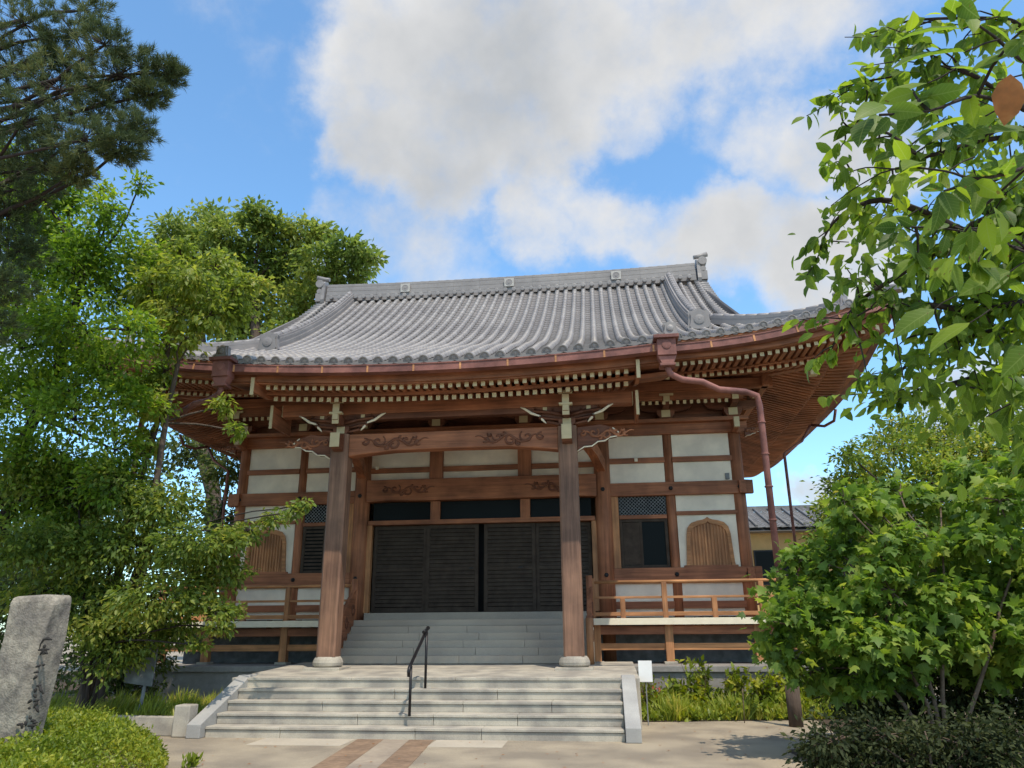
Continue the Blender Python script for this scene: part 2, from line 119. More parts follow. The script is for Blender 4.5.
WOODC = (.36, .142, .07)
def wood(name, ax, k=1.0, col=WOODC):      # grain runs along axis ax
    st = [14, 14, 14]; st['xyz'.index(ax)] = .7
    return mat(name, tuple(c*k for c in col), var=.38, scale=1.3, stretch=st, rough=.62, bump=.12, island=.1, fine=6, stain=(1.5, .34))
M = dict(
    wx=wood('timber_along_x', 'x'), wy=wood('timber_along_y', 'y'), wz=wood('timber_upright', 'z'),
    col=wood('column_timber', 'z', 1, (.235, .13, .085)), light=wood('pale_timber', 'x', 1, (.54, .255, .11)), lightz=wood('pale_timber_upright', 'z', 1, (.50, .235, .105)),
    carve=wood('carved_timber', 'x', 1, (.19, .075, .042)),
    white=mat('white_paint', (.84, .75, .58), .06, 6, rough=.6, bump=.03),
    cream=mat('cream_tip_paint', (.56, .46, .28), .08, 6, rough=.6, bump=.03),
    plaster=mat('white_plaster', (.88, .785, .645), .06, 3, rough=.85, bump=.06, stain=(1.6, .16)),
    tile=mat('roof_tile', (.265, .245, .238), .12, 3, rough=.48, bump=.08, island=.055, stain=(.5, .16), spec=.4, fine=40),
    pantile=mat('pan_roof_tile', (.195, .18, .174), .12, 3, rough=.55, bump=.08, island=.06, stain=(.5, .16), spec=.4, fine=40),  # same tile darkened: dirt plus shade between cover rows put into the colour
    tilewhite=mat('tile_crest_white', (.42, .4, .375), .1, 20, rough=.6),
    copper=mat('red_brown_gutter', (.25, .105, .085), .25, 5, rough=.6, bump=.08, stain=(2.2, .38)),
    granite=mat('pale_granite', (.44, .40, .33), .2, 90, rough=.75, bump=.12, stain=(2.3, .34), fine=200),
    granite2=mat('grey_granite', (.42, .355, .285), .14, 90, rough=.72, bump=.06, stain=(.8, .18), fine=200),
    cheek=mat('cheek_granite', (.40, .39, .365), .18, 90, rough=.75, bump=.1, stain=(1.4, .2), fine=200),
    concrete=mat('base_concrete', (.30, .285, .265), .12, 12, rough=.85, bump=.1, stain=(.7, .22)),
    stone=mat('old_stone', (.30, .265, .215), .35, 14, rough=.9, bump=.6, stain=(3.2, .42), fine=45),
    engrave=mat('engraved_shadow_line', (.035, .032, .03), .2, 20, rough=1, bump=0),
    ground=mat('beige_paving', (.365, .305, .222), .3, 70, rough=.9, bump=.45, stain=(1.1, .32), fine=110, speck=.3),
    centre=mat('centre_paving', (.35, .285, .215), .12, 9, rough=.88, bump=.2, stain=(1.4, .2), fine=100),
    slab=mat('pale_slab', (.46, .40, .315), .08, 20, rough=.85, bump=.1, stain=(1.5, .1), fine=120),
    brown=mat('brown_paving', (.27, .18, .115), .25, 10, rough=.85, bump=.2, stain=(2.0, .25), fine=90),
    dark=mat('black_slats', (.065, .049, .039), .3, 5, rough=.85, spec=.12, bump=.03),
    void=mat('dark_interior', (.012, .012, .014), .2, 3, rough=.8, bump=0),
    metal=mat('dark_iron', (.03, .028, .03), .2, 10, rough=.4, bump=.02, metallic=.6),
    nail=mat('nail_cover_iron', (.02, .02, .022), .2, 10, rough=.5, bump=.02),
    sign=mat('notice_white', (.83, .83, .82), .02, 5, rough=.5, bump=0),
    greysign=mat('weathered_grey_board', (.22, .23, .24), .2, 6, rough=.7, bump=.1, stain=(5, .3)),
    ochre=mat('ochre_wall', (.62, .40, .18), .08, 3, rough=.9, bump=.1, stain=(.6, .1)),
    tile2=mat('brown_grey_tile', (.17, .165, .165), .25, 3, rough=.55, bump=.08, island=.15),
    bark=mat('bark', (.085, .062, .048), .4, 9, (1, 1, .25), rough=.95, bump=.7, fine=30),
    barkd=mat('dark_bark', (.04, .03, .027), .4, 9, (1, 1, .25), rough=.95, bump=.7, fine=30),
    twig=mat('twig_bark', (.14, .10, .075), .3, 12, rough=.9, bump=.2),
    soil=mat('dark_soil', (.07, .05, .035), .4, 12, rough=1, bump=.6),
)
g_ = bpy.data.materials.new('window_glass'); g_.use_nodes = True; b_ = g_.node_tree.nodes['Principled BSDF']
b_.inputs['Base Color'].default_value = (.012, .014, .015, 1); b_.inputs['Roughness'].default_value = .25; b_.inputs['Specular IOR Level'].default_value = .04; M['glass'] = g_

def leafmat(name, c0, c1, c2, trans=.35, rough=.42, wscale=.9, veins=False):
    mt = bpy.data.materials.new(name); mt.use_nodes = True; nt = mt.node_tree; L = nt.links.new; N = nt.nodes.new
    b = nt.nodes['Principled BSDF']; b.inputs['Roughness'].default_value = rough; b.inputs['Specular IOR Level'].default_value = .35
    geo = N('ShaderNodeNewGeometry'); cr = N('ShaderNodeValToRGB'); cr.color_ramp.elements[0].color = c0+(1,); cr.color_ramp.elements[0].position = .15
    e = cr.color_ramp.elements; e[1].color = c2+(1,); e[1].position = .95; x = e.new(.6); x.color = c1+(1,)
    n = N('ShaderNodeTexNoise'); n.inputs['Scale'].default_value = wscale; n.inputs['Detail'].default_value = 3; L(geo.outputs['Position'], n.inputs['Vector'])
    ma = N('ShaderNodeMath'); ma.operation = 'MULTIPLY_ADD'; ma.inputs[1].default_value = .62; L(geo.outputs['Random Per Island'], ma.inputs[0])
    mb = N('ShaderNodeMath'); mb.operation = 'MULTIPLY_ADD'; mb.inputs[1].default_value = 1.3; mb.inputs[2].default_value = -.44; L(n.outputs[0], mb.inputs[0]); L(mb.outputs[0], ma.inputs[2])
    L(ma.outputs[0], cr.inputs[0]); col = cr.outputs[0]
    if veins:
        at = N('ShaderNodeAttribute'); at.attribute_name = 'leaf_xy'; sx = N('ShaderNodeSeparateXYZ'); L(at.outputs['Vector'], sx.inputs[0])
        def mth(op, a, b_=None):
            q = N('ShaderNodeMath'); q.operation = op
            for i_, v_ in enumerate((a, b_)):
                if v_ is None: continue
                if isinstance(v_, (int, float)): q.inputs[i_].default_value = v_
                else: L(v_, q.inputs[i_])
            return q.outputs[0]
        ay = mth('ABSOLUTE', sx.outputs['Y']); mid = mth('LESS_THAN', ay, .012)
        s_ = mth('SINE', mth('MULTIPLY', mth('SUBTRACT', sx.outputs['X'], mth('MULTIPLY', ay, .8)), 58.0)); sv = mth('MULTIPLY', mth('GREATER_THAN', s_, .86), .55)
        vm = mth('MAXIMUM', mid, sv); mv = N('ShaderNodeMixRGB'); L(mth('MULTIPLY', vm, .35), mv.inputs[0]); L(col, mv.inputs[1]); mv.inputs[2].default_value = (.32, .40, .12, 1)
        nb = N('ShaderNodeTexNoise'); nb.inputs['Scale'].default_value = 60; L(geo.outputs['Position'], nb.inputs['Vector']); bl = mth('GREATER_THAN', nb.outputs[0], .70)
        mb2 = N('ShaderNodeMixRGB'); L(mth('MULTIPLY', bl, .7), mb2.inputs[0]); L(mv.outputs[0], mb2.inputs[1]); mb2.inputs[2].default_value = (.16, .09, .03, 1); col = mb2.outputs[0]
    L(col, b.inputs['Base Color'])
    tr = N('ShaderNodeBsdfTranslucent'); hs = N('ShaderNodeHueSaturation'); hs.inputs['Saturation'].default_value = 1.1; hs.inputs['Value'].default_value = 1.5; hs.inputs['Hue'].default_value = .49
    L(col, hs.inputs['Color']); L(hs.outputs[0], tr.inputs['Color'])
    mx = N('ShaderNodeMixShader'); mx.inputs[0].default_value = trans; L(b.outputs[0], mx.inputs[1]); L(tr.outputs[0], mx.inputs[2])
    L(mx.outputs[0], nt.nodes['Material Output'].inputs[0]); M[name] = mt; return mt
leafmat('leaf_pine', (.045, .07, .03), (.09, .125, .045), (.19, .19, .06), .25, .65)
leafmat('leaf_broad', (.07, .14, .02), (.18, .30, .04), (.33, .40, .06), .55)
leafmat('leaf_yellow', (.12, .18, .03), (.25, .32, .055), (.44, .42, .09), .55)
leafmat('leaf_back', (.11, .17, .04), (.20, .27, .06), (.31, .34, .085), .5, wscale=.35)
leafmat('leaf_maple_left', (.07, .12, .025), (.18, .25, .045), (.37, .37, .08), .5)
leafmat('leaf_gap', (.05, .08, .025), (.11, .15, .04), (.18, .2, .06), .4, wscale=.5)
leafmat('leaf_maple_right', (.06, .12, .018), (.17, .28, .04), (.36, .42, .075), .5, .5, 1.6, True)
leafmat('leaf_right_tree', (.09, .16, .028), (.20, .29, .05), (.42, .42, .085), .5)
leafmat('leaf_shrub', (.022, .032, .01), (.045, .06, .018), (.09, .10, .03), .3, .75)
leafmat('leaf_cherry', (.06, .12, .022), (.155, .25, .035), (.30, .40, .05), .6, .5, 2.5, True)
leafmat('leaf_azalea', (.10, .15, .016), (.22, .28, .03), (.40, .40, .05), .4, wscale=2.5)
leafmat('leaf_grass', (.14, .2, .02), (.32, .38, .045), (.58, .5, .1), .5, wscale=2)
leafmat('leaf_orange', (.22, .10, .035), (.38, .15, .05), (.45, .22, .08), .35, .5, 45)
leafmat('petal_red', (.45, .06, .05), (.5, .1, .06), (.5, .2, .1), .3)

# ------------------------------------------------------------------ mesh helpers
class MB:
    def __init__(s): s.v = []; s.f = []; s.fm = []; s.mi = 0; s.sm = set()
    def add(s, vs, fs, smooth=False):
        o = len(s.v); s.v += [tuple(map(float, p)) for p in vs]
        for f in fs:
            if smooth: s.sm.add(len(s.f))
            s.f.append([i+o for i in f]); s.fm.append(s.mi)
        return s
    def box(s, x0, x1, y0, y1, z0, z1):
        return s.add([(x0,y0,z0),(x1,y0,z0),(x1,y1,z0),(x0,y1,z0),(x0,y0,z1),(x1,y0,z1),(x1,y1,z1),(x0,y1,z1)],
                     [(3,2,1,0),(4,5,6,7),(0,1,5,4),(1,2,6,5),(2,3,7,6),(3,0,4,7)])
    def beam(s, p, q, w, h, up=(0, 0, 1)):          # box from p to q, width w (side), height h (up)
        p, q = Vector(p), Vector(q); d = (q-p).normalized(); sd = d.cross(Vector(up)).normalized(); u = sd.cross(d)
        vs = [e + sd*(a*w/2) + u*(b*h/2) for e in (p, q) for a, b in ((-1,-1),(1,-1),(1,1),(-1,1))]
        return s.add(vs, [(3,2,1,0),(4,5,6,7),(0,1,5,4),(1,2,6,5),(2,3,7,6),(3,0,4,7)])
    def tube(s, pts, rad, n=8, cap=True, smooth=True, arc=None):
        pts = [Vector(p) for p in pts]; k = len(pts); rad = rad if isinstance(rad, (list, tuple)) else [rad]*k
        vs = []; ref = None
        for i, p in enumerate(pts):
            d = (pts[min(i+1, k-1)]-pts[max(i-1, 0)]).normalized()
            if ref is None: ref = Vector((0,0,1)) if abs(d.z) < .9 else Vector((1,0,0))
            a = d.cross(ref).normalized(); b = a.cross(d).normalized(); ref = b
            for j in range(n):
                t = 2*math.pi*j/n
                vs.append(p + (a*math.cos(t)+b*math.sin(t))*rad[i])
        fs = [(i*n+j, i*n+(j+1)%n, (i+1)*n+(j+1)%n, (i+1)*n+j) for i in range(k-1) for j in range(n)]
        s.add(vs, fs, smooth)
        if cap:
            o = len(s.v)-len(vs); s.f.append([o+j for j in range(n)][::-1]); s.fm.append(s.mi); s.f.append([o+(k-1)*n+j for j in range(n)]); s.fm.append(s.mi)
        return s
    def lathe(s, c, prof, n=16, axis='z'):           # prof: (r, h)
        vs = []; k = len(prof)
        for r, h in prof:
            for j in range(n):
                t = 2*math.pi*j/n; a, b = r*math.cos(t), r*math.sin(t)
                vs.append((c[0]+a, c[1]+b, c[2]+h) if axis == 'z' else (c[0]+a, c[1]-h, c[2]+b) if axis == 'y' else (c[0]+h, c[1]+a, c[2]+b))
        fs = [(i*n+j, i*n+(j+1)%n, (i+1)*n+(j+1)%n, (i+1)*n+j) for i in range(k-1) for j in range(n)]
        fs.append(tuple((k-1)*n+j for j in range(n))); fs.append(tuple(range(n))[::-1])
        return s.add(vs, fs, False)
    def prism(s, poly, axis, a, b):                  # 2D outline extruded along an axis from a to b
        n = len(poly)
        def P(u, v, w): return (w,u,v) if axis == 'x' else (u,w,v) if axis == 'y' else (u,v,w)
        vs = [P(u, v, a) for u, v in poly]+[P(u, v, b) for u, v in poly]
        return s.add(vs, [tuple(range(n))[::-1], tuple(range(n, 2*n))]+[(i, (i+1)%n, n+(i+1)%n, n+i) for i in range(n)])
    def build(s, name, mats, parent=None, bevel=0, origin=None, **props):
        if not isinstance(mats, (list, tuple)): mats = [mats]
        me = bpy.data.meshes.new(name); v = np.array(s.v, float)
        if origin is None:
            lo, hi = v.min(0), v.max(0); origin = ((lo[0]+hi[0])/2, (lo[1]+hi[1])/2, lo[2])
        origin = np.array(origin, float); v = v-origin
        me.from_pydata(v.tolist(), [], s.f); me.update()
        for mt in mats: me.materials.append(mt)
        me.polygons.foreach_set('material_index', s.fm)
        if s.sm: me.polygons.foreach_set('use_smooth', [i in s.sm for i in range(len(s.f))])
        o = bpy.data.objects.new(name, me); C.objects.link(o)
        bm_fix(me)
        par = np.array(world_loc(parent)) if parent else np.zeros(3)
        o.location = (origin-par).tolist()
        if parent: o.parent = parent
        if bevel:
            bv = o.modifiers.new('bevel', 'BEVEL'); bv.width = bevel; bv.segments = 2; bv.limit_method = 'ANGLE'; bv.angle_limit = math.radians(40)
        for k, x in props.items(): o[k] = x
        return o
import bmesh
def bm_fix(me):
    b = bmesh.new(); b.from_mesh(me); bmesh.ops.recalc_face_normals(b, faces=b.faces); b.to_mesh(me); b.free()
def world_loc(o):
    l = Vector((0,0,0))
    while o: l += o.location; o = o.parent
    return l
def thing(name, label, cat, loc, group=None):
    o = bpy.data.objects.new(name, None); C.objects.link(o); o.location = loc; o.empty_display_size = .3; o['label'] = label; o['category'] = cat
    if group: o['group'] = group
    return o
def bx(name, mt, parent, *a, bevel=.006, **k): return MB().box(*a).build(name, mt, parent, bevel=bevel, **k)

# leaves: many small faces in one mesh, built with numpy
def leafmesh(name, mt, parent, pos, axis, nrm, size, tv, tf, origin=None, **props):
    pos = np.asarray(pos, float); n = len(pos); axis = axis/np.linalg.norm(axis, axis=1, keepdims=True)
    side = np.cross(nrm, axis); side /= np.maximum(np.linalg.norm(side, axis=1, keepdims=True), 1e-6); up = np.cross(axis, side)
    tv = np.asarray(tv, float); k = len(tv)
    V = pos[:, None, :] + size[:, None, None]*(tv[None, :, 0:1]*axis[:, None, :]+tv[None, :, 1:2]*side[:, None, :]+tv[None, :, 2:3]*up[:, None, :])
    if origin is None: origin = V.reshape(-1, 3).mean(0)
    V = (V-np.asarray(origin)).reshape(-1, 3)
    me = bpy.data.meshes.new(name); me.vertices.add(n*k); me.vertices.foreach_set('co', V.ravel())
    lt = np.array([len(f) for f in tf]); flat = np.concatenate([np.array(f) for f in tf])
    idx = (np.arange(n)[:, None]*k+flat[None, :]).ravel(); me.loops.add(len(idx)); me.loops.foreach_set('vertex_index', idx.astype(np.int32))
    tot = np.tile(lt, n); me.polygons.add(len(tot)); st = np.concatenate([[0], np.cumsum(tot)[:-1]])
    me.polygons.foreach_set('loop_start', st.astype(np.int32)); me.polygons.foreach_set('loop_total', tot.astype(np.int32))
    me.update(calc_edges=True); me.validate(); me.materials.append(mt)
    if k > 6: at = me.attributes.new('leaf_xy', 'FLOAT_VECTOR', 'POINT'); at.data.foreach_set('vector', np.tile(tv, (n, 1)).ravel())
    o = bpy.data.objects.new(name, me); C.objects.link(o); o.location = (np.asarray(origin)-np.array(world_loc(parent) if parent else (0,0,0))).tolist()
    if parent: o.parent = parent
    for kk, x in props.items(): o[kk] = x
    return o
LEAF4 = ([(0,0,0),(.45,.24,.07),(1,0,-.06),(.45,-.24,.07)], [(0,2,1),(0,3,2)])
NEEDLE = ([(0,-.045,0),(0,.045,0),(1,0,0)], [(0,1,2)])
LEAF8 = ([(0,0,0),(.18,.17,.05),(.45,.25,.06),(.75,.17,.0),(1.0,0,-.14),(.75,-.17,.0),(.45,-.25,.06),(.18,-.17,.05),(.45,0,.0),(.75,0,-.05),(.18,0,.01)],
         [(0,10,1),(1,10,8,2),(2,8,9,3),(3,9,4),(0,7,10),(7,6,8,10),(6,5,9,8),(5,4,9)])
LOBED = ([(0,0,0),(.02,.26,.0),(.16,.52,-.06),(.30,.30,.02),(.55,.55,-.08),(.58,.24,.02),(1.0,0,-.12),(.58,-.24,.02),(.55,-.55,-.08),(.30,-.30,.02),(.16,-.52,-.06),(.02,-.26,.0),(.34,0,.03)],
         [(12,0,1,3),(1,2,3),(12,3,5),(3,4,5),(12,5,6,7),(12,7,9),(7,8,9),(12,9,11,0),(9,10,11)])
BLADE = ([(0,-.03,0),(0,.03,0),(.55,.028,.1),(.55,-.028,.1),(1,0,-.12)], [(0,1,2,3),(3,2,4)])
# ------------------------------------------------------------------ ground and paths
def sheet(name, poly, z, mt, kind='structure'):
    o = MB().add([(x, y, z) for x, y in poly], [tuple(range(len(poly)))]).build(name, mt); o['kind'] = kind; return o
g = MB()
xs = [-600, -60, -15, 0, 15, 60, 600]; ys = [-600, -60, -12, 0, 25, 80, 900]
g.add([(x, y, 0) for y in ys for x in xs], [(j*7+i, j*7+i+1, (j+1)*7+i+1, (j+1)*7+i) for j in range(6) for i in range(6)])
g.build('ground', M['ground'], kind='structure')
def strip_path(name, off, w, ln, mt):                # slabs laid end to end along the slightly skewed approach path
    b = MB(); y = -2.96; sk = -.09
    while y > -12:
        q = lambda yy, o: (-.76+sk*(yy+3)+o, yy)
        b_ = [q(y, off), q(y, off+w), q(y-ln+.007, off+w), q(y-ln+.007, off)]
        b.add([(x, yy, .006) for x, yy in b_]+[(x, yy, -.05) for x, yy in b_], [(0, 1, 2, 3), (0, 4, 5, 1), (1, 5, 6, 2), (2, 6, 7, 3), (3, 7, 4, 0)]); y -= ln
    b.build(name, M[mt], kind='structure')
strip_path('path_border', 0, .40, .62, 'brown'); strip_path('centre_path', .405, .385, 1.2, 'centre'); strip_path('path_border', .795, .36, .62, 'brown')
sl_ = MB()
for x0, x1 in ((-2.2, -.80), (.44, 1.5)): sl_.box(x0, x1, -3.62, -2.955, -.05, .005)
sl_.build('landing_slab', M['slab'], kind='structure')

# ------------------------------------------------------------------ temple hall
YE, XE, YC, HX, HY = .45, 9.37, 9.0, 9.37, 8.55
BX, BY0, BY1, D = 6.32, 3.65, 14.35, 3.5            # post centres and the face plane of the front
T = thing('temple_hall', 'large wooden temple hall with grey tiled hip-and-gable roof and white plaster walls', 'temple', (0, 9, 0))
def S(u): return .40*u+.027*u*u
def lift(cd, u): return .8*math.exp(-(max(cd, 0)/2.3)**1.5)*max(0, 1-max(u, 0)/4.5)**2
def zroof(x, u):                                     # front or back slope, u metres in from the eave, negative on the porch
    if u < 0: return 7.45+u*(.47-.1*(x/4.5)**2)+lift(HX-abs(x), 0)
    return 7.45+S(u)+lift(HX-abs(x), u)
def zside(w, v): return 7.45+S(v)+lift(HY-abs(w), v)
KX, KU, XV, XG = 4.5, -1.98, 6.75, 5.9
UR = 8.42

# stone base under the hall and the dark wall under the veranda
b = MB(); b.box(-6.9, 7.3, 1.62, 16.4, -.1, .70); b.box(-6.96, 7.36, 1.56, 16.46, .70, .82)
b.build('stone_base', M['concrete'], T, bevel=.012)
b = MB(); b.box(-7.3, -2.66, 3.42, 3.6, .80, 1.60); b.box(2.66, 7.3, 3.42, 3.6, .82, 1.60); b.box(-6.5, -6.3, 3.6, 14.5, .82, 1.6); b.box(6.3, 6.5, 3.6, 14.5, .82, 1.6)
b.build('underfloor_wall', M['greysign'], T)

# walls: plaster bands between the posts
def plaster(x0, x1, z0, z1): bx('plaster_panel', M['plaster'], T, x0, x1, D+.09, D+.2, z0, z1, bevel=0)
post_x = [-BX, -4.69, 4.69, BX]; pil = 3.05
for s in (-1, 1):
    for xa, xb in ((pil+.13, 4.58), (4.80, 6.20)):
        x0, x1 = sorted((s*xa, s*xb))
        plaster(x0, x1, 5.55, 6.14); plaster(x0, x1, 4.92, 5.44); plaster(x0, x1, 2.13, 2.56); plaster(x0, x1, 1.80, 1.99)
        bx('thin_rail', M['wx'], T, x0-.02, x1+.02, D+.03, D+.12, 5.43, 5.56); bx('floor_rail', M['wx'], T, x0-.02, x1+.02, D+.03, D+.14, 1.98, 2.14)
    x0, x1 = sorted((s*4.80, s*6.20))
    plaster(x0, x1, 4.21, 4.62); bx('thin_rail', M['wx'], T, x0-.02, x1+.02, D+.03, D+.14, 4.13, 4.22); plaster(x0, x1, 2.88, 4.14)
# long horizontal beams
for z0, z1, nm in ((6.13, 6.40, 'head_beam'), (4.61, 4.93, 'upper_tie_beam'), (2.55, 2.90, 'sill_beam')):
    for s in (-1, 1):
        x0, x1 = sorted((s*(pil+.12), s*(BX+.32))); bx(nm, M['wx'], T, x0, x1, D-.02, D+.13, z0, z1, bevel=.012)
bx('head_beam', M['wx'], T, -pil+.15, pil-.15, D-.02, D+.13, 5.98, 6.40, bevel=.012)
bx('bracket_plate', M['wx'], T, -BX-.35, BX+.35, D-.16, D+.32, 6.40, 6.50, bevel=.012)
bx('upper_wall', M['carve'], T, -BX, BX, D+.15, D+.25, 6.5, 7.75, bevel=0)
# posts
for x in post_x:
    MB().tube([(x, BY0, .82), (x, BY0, 6.13)], .155 if abs(x) > 5 else .12, 14).build('wall_post', M['wz'], T)
for s in (-1, 1):
    MB().tube([(s*pil, D+.05, .82), (s*pil, D+.05, 6.40)], .20, 18).build('main_pillar', M['wz'], T)
    x0, x1 = sorted((s*(pil+.18), s*(pil+.36))); bx('window_jamb', M['lightz'], T, x0, x1, D+.02, D+.16, 2.9, 4.61)
    for x, z in ((4.69, 4.77), (BX, 4.77), (4.69, 2.74), (BX, 2.74), (pil, 2.74), (pil, 4.77)):
        yy = D-.02 if x != pil else D-.15
        MB().lathe((s*x, yy, z), [(.055, -.0), (.055, .018), (.035, .035), (.02, .045)], 6, 'y').build('nail_cover', M['nail'], T)
bx('small_white_fitting', M['white'], T, 3.86, 3.94, D-.03, D+.02, 5.46, 5.54)
bx('small_white_fitting', M['white'], T, -2.72, -2.64, D-.03, D+.02, 5.46, 5.54)
bx('small_vent', M['greysign'], T, 6.02, 6.12, D+.05, D+.1, 4.97, 5.12)
# centre bay: carved rainbow beam, short posts, plaster, transom, doors
def curls(mb, x, z, y, s, k=1.0):                     # raised vine scrolls running along a beam
    stem = [(x+s*k*(-.34+1.35*i/24), y, z+k*.075*math.sin(i*.62)) for i in range(25)]
    mb.tube(stem, [.010+.018*math.sin(math.pi*i/24) for i in range(25)], 5)
    for (ox, oz, r, t0, t1) in ((0, .03, .15, 0, 7.2), (.30, -.04, .135, 1, 7.8), (.57, .04, .105, 0, 6.5), (-.28, .02, .10, 2, 8), (.80, -.01, .075, 0, 5.5), (.15, -.10, .07, 3, 8), (.45, .11, .06, 1, 6), (.72, .09, .05, 2, 7)):
        pts = []
        for i in range(17):
            t = t0+(t1-t0)*i/16; rr = r*k*(.12+.88*i/16)
            pts.append((x+s*(ox*k+rr*math.cos(t)), y, z+oz*k+rr*.85*math.sin(t)))
        mb.tube(pts, [.014+.016*math.sin(math.pi*i/16) for i in range(17)], 5)
b = MB(); b.prism([(-pil+.15, 4.61), (-2.3, 4.64), (-1.5, 4.62), (1.5, 4.62), (2.3, 4.64), (pil-.15, 4.61), (pil-.15, 5.17), (-pil+.15, 5.17)], 'y', D-.12, D+.16)
kb = b.build('carved_lower_beam', M['wx'], T, bevel=.02)
b = MB()
for s in (-1, 1): curls(b, s*2.15, 4.89, D-.125, -s)
b.build('carved_scrolls', M['carve'], kb)
for x in (-1.13, 1.13):
    bx('short_post', M['wz'], T, x-.17, x+.17, D-.06, D+.16, 5.17, 5.98, bevel=.015)
    bx('transom_post', M['wz'], T, x-.12, x+.12, D-.02, D+.14, 4.15, 4.61)
for x0, x1 in ((-pil+.15, -1.30), (-.96, .96), (1.30, pil-.15)):
    plaster(x0, x1, 5.18, 5.37); plaster(x0, x1, 5.50, 5.98); bx('thin_rail', M['wx'], T, x0, x1, D+.02, D+.12, 5.37, 5.50)
for x0, x1 in ((-2.75, -1.25), (-1.01, 1.01), (1.25, 2.75)):
    bx('transom_window', M['glass'], T, x0, x1, D+.10, D+.13, 4.15, 4.61, bevel=0)
bx('door_lintel', M['wx'], T, -2.84, 2.84, D-.03, D+.15, 4.04, 4.15)
for s in (-1, 1):
    x0, x1 = sorted((s*2.74, s*2.86)); bx('door_jamb', M['lightz'], T, x0, x1, D, D+.15, 1.93, 4.04)
for i in range(4):
    x0 = -2.72+i*1.36; x1 = x0+1.36; yy = D+.12+(.05 if i in (0, 3) else 0)
    if i == 1: x1 -= .05
    if i == 2: x0 += .09
    d = MB()
    d.box(x0, x0+.09, yy, yy+.045, 1.95, 4.035); d.box(x1-.09, x1, yy, yy+.045, 1.95, 4.035); d.box(x0+.09, x1-.09, yy, yy+.045, 1.95, 2.06); d.box(x0+.09, x1-.09, yy, yy+.045, 3.94, 4.035); d.box(x0+.09, x1-.09, yy-.004, yy+.045, 2.93, 3.0)
    dr = d.build('door', M['dark'], T, bevel=.004)
    d = MB(); n = 20
    for k in range(n):
        z = 2.07+k*(1.86/n); d.add([(x0+.09, yy-.002, z+.006), (x1-.09, yy-.002, z+.006), (x1-.09, yy+.042, z+1.86/n), (x0+.09, yy+.042, z+1.86/n), (x0+.09, yy+.044, z), (x1-.09, yy+.044, z)], [(0, 1, 2, 3), (0, 4, 5, 1)])
    d.build('louvre_slats', M['dark'], dr)
    if i in (1, 2):
        hx = x1-.17 if i == 1 else x0+.9
        bx('handle', M['nail'], dr, hx-.05, hx+.05, yy-.018, yy-.004, 2.95, 2.99, bevel=.004)
bx('dark_interior', M['void'], T, -2.8, 2.8, D+.5, D+.52, 1.9, 4.1, bevel=0)
# side windows with lattice transoms
for s in (-1, 1):
    x0, x1 = sorted((s*3.42, s*4.56))
    bx('transom_rail', M['wx'], T, x0, x1, D+.02, D+.14, 4.06, 4.15)
    wl = bx('lattice_transom', M['glass'], T, x0, x1, D+.12, D+.14, 4.15, 4.61, bevel=0)
    b = MB(); k = 0
    for q in np.arange(x0-.46, x1, .085):
        for sg in (1, -1):
            a0, a1 = max(q, x0), min(q+.46, x1)
            if a1 <= a0+.02: continue
            za = (4.15+(a0-q)) if sg > 0 else (4.61-(a0-q)); zb = (4.15+(a1-q)) if sg > 0 else (4.61-(a1-q))
            b.beam((a0, D+.113 if sg > 0 else D+.107, za), (a1, D+.113 if sg > 0 else D+.107, zb), .012, .006, up=(0, 1, 0))
    b.build('lattice', M['greysign'], wl)
    wn = MB(); 
    for a in ((x0, x0+.07), (x1-.07, x1)): wn.box(a[0], a[1], D+.06, D+.12, 2.9, 4.06)
    wn.box(x0+.07, x1-.07, D+.06, D+.12, 2.9, 2.97); wn.box(x0+.07, x1-.07, D+.06, D+.12, 3.99, 4.06); xm = x0+.5 if s > 0 else x0+.57; wn.box(xm-.03, xm+.03, D+.07, D+.11, 2.97, 3.99)
    w = wn.build('window', M['dark'], T, bevel=.004)
    bx('pane', M['glass'], w, x0+.07, x1-.07, D+.1, D+.11, 2.97, 3.99, bevel=0)
    b = MB()
    if s < 0:
        for k in range(11): b.box(x0+.07, x1-.07, D+.075, D+.095, 3.0+k*.09, 3.055+k*.09)
        b.build('shutter_slats', M['dark'], w)
    else: bx('insect_screen', M['dark'], w, x0+.075, xm-.03, D+.08, D+.09, 2.98, 3.98, bevel=0)
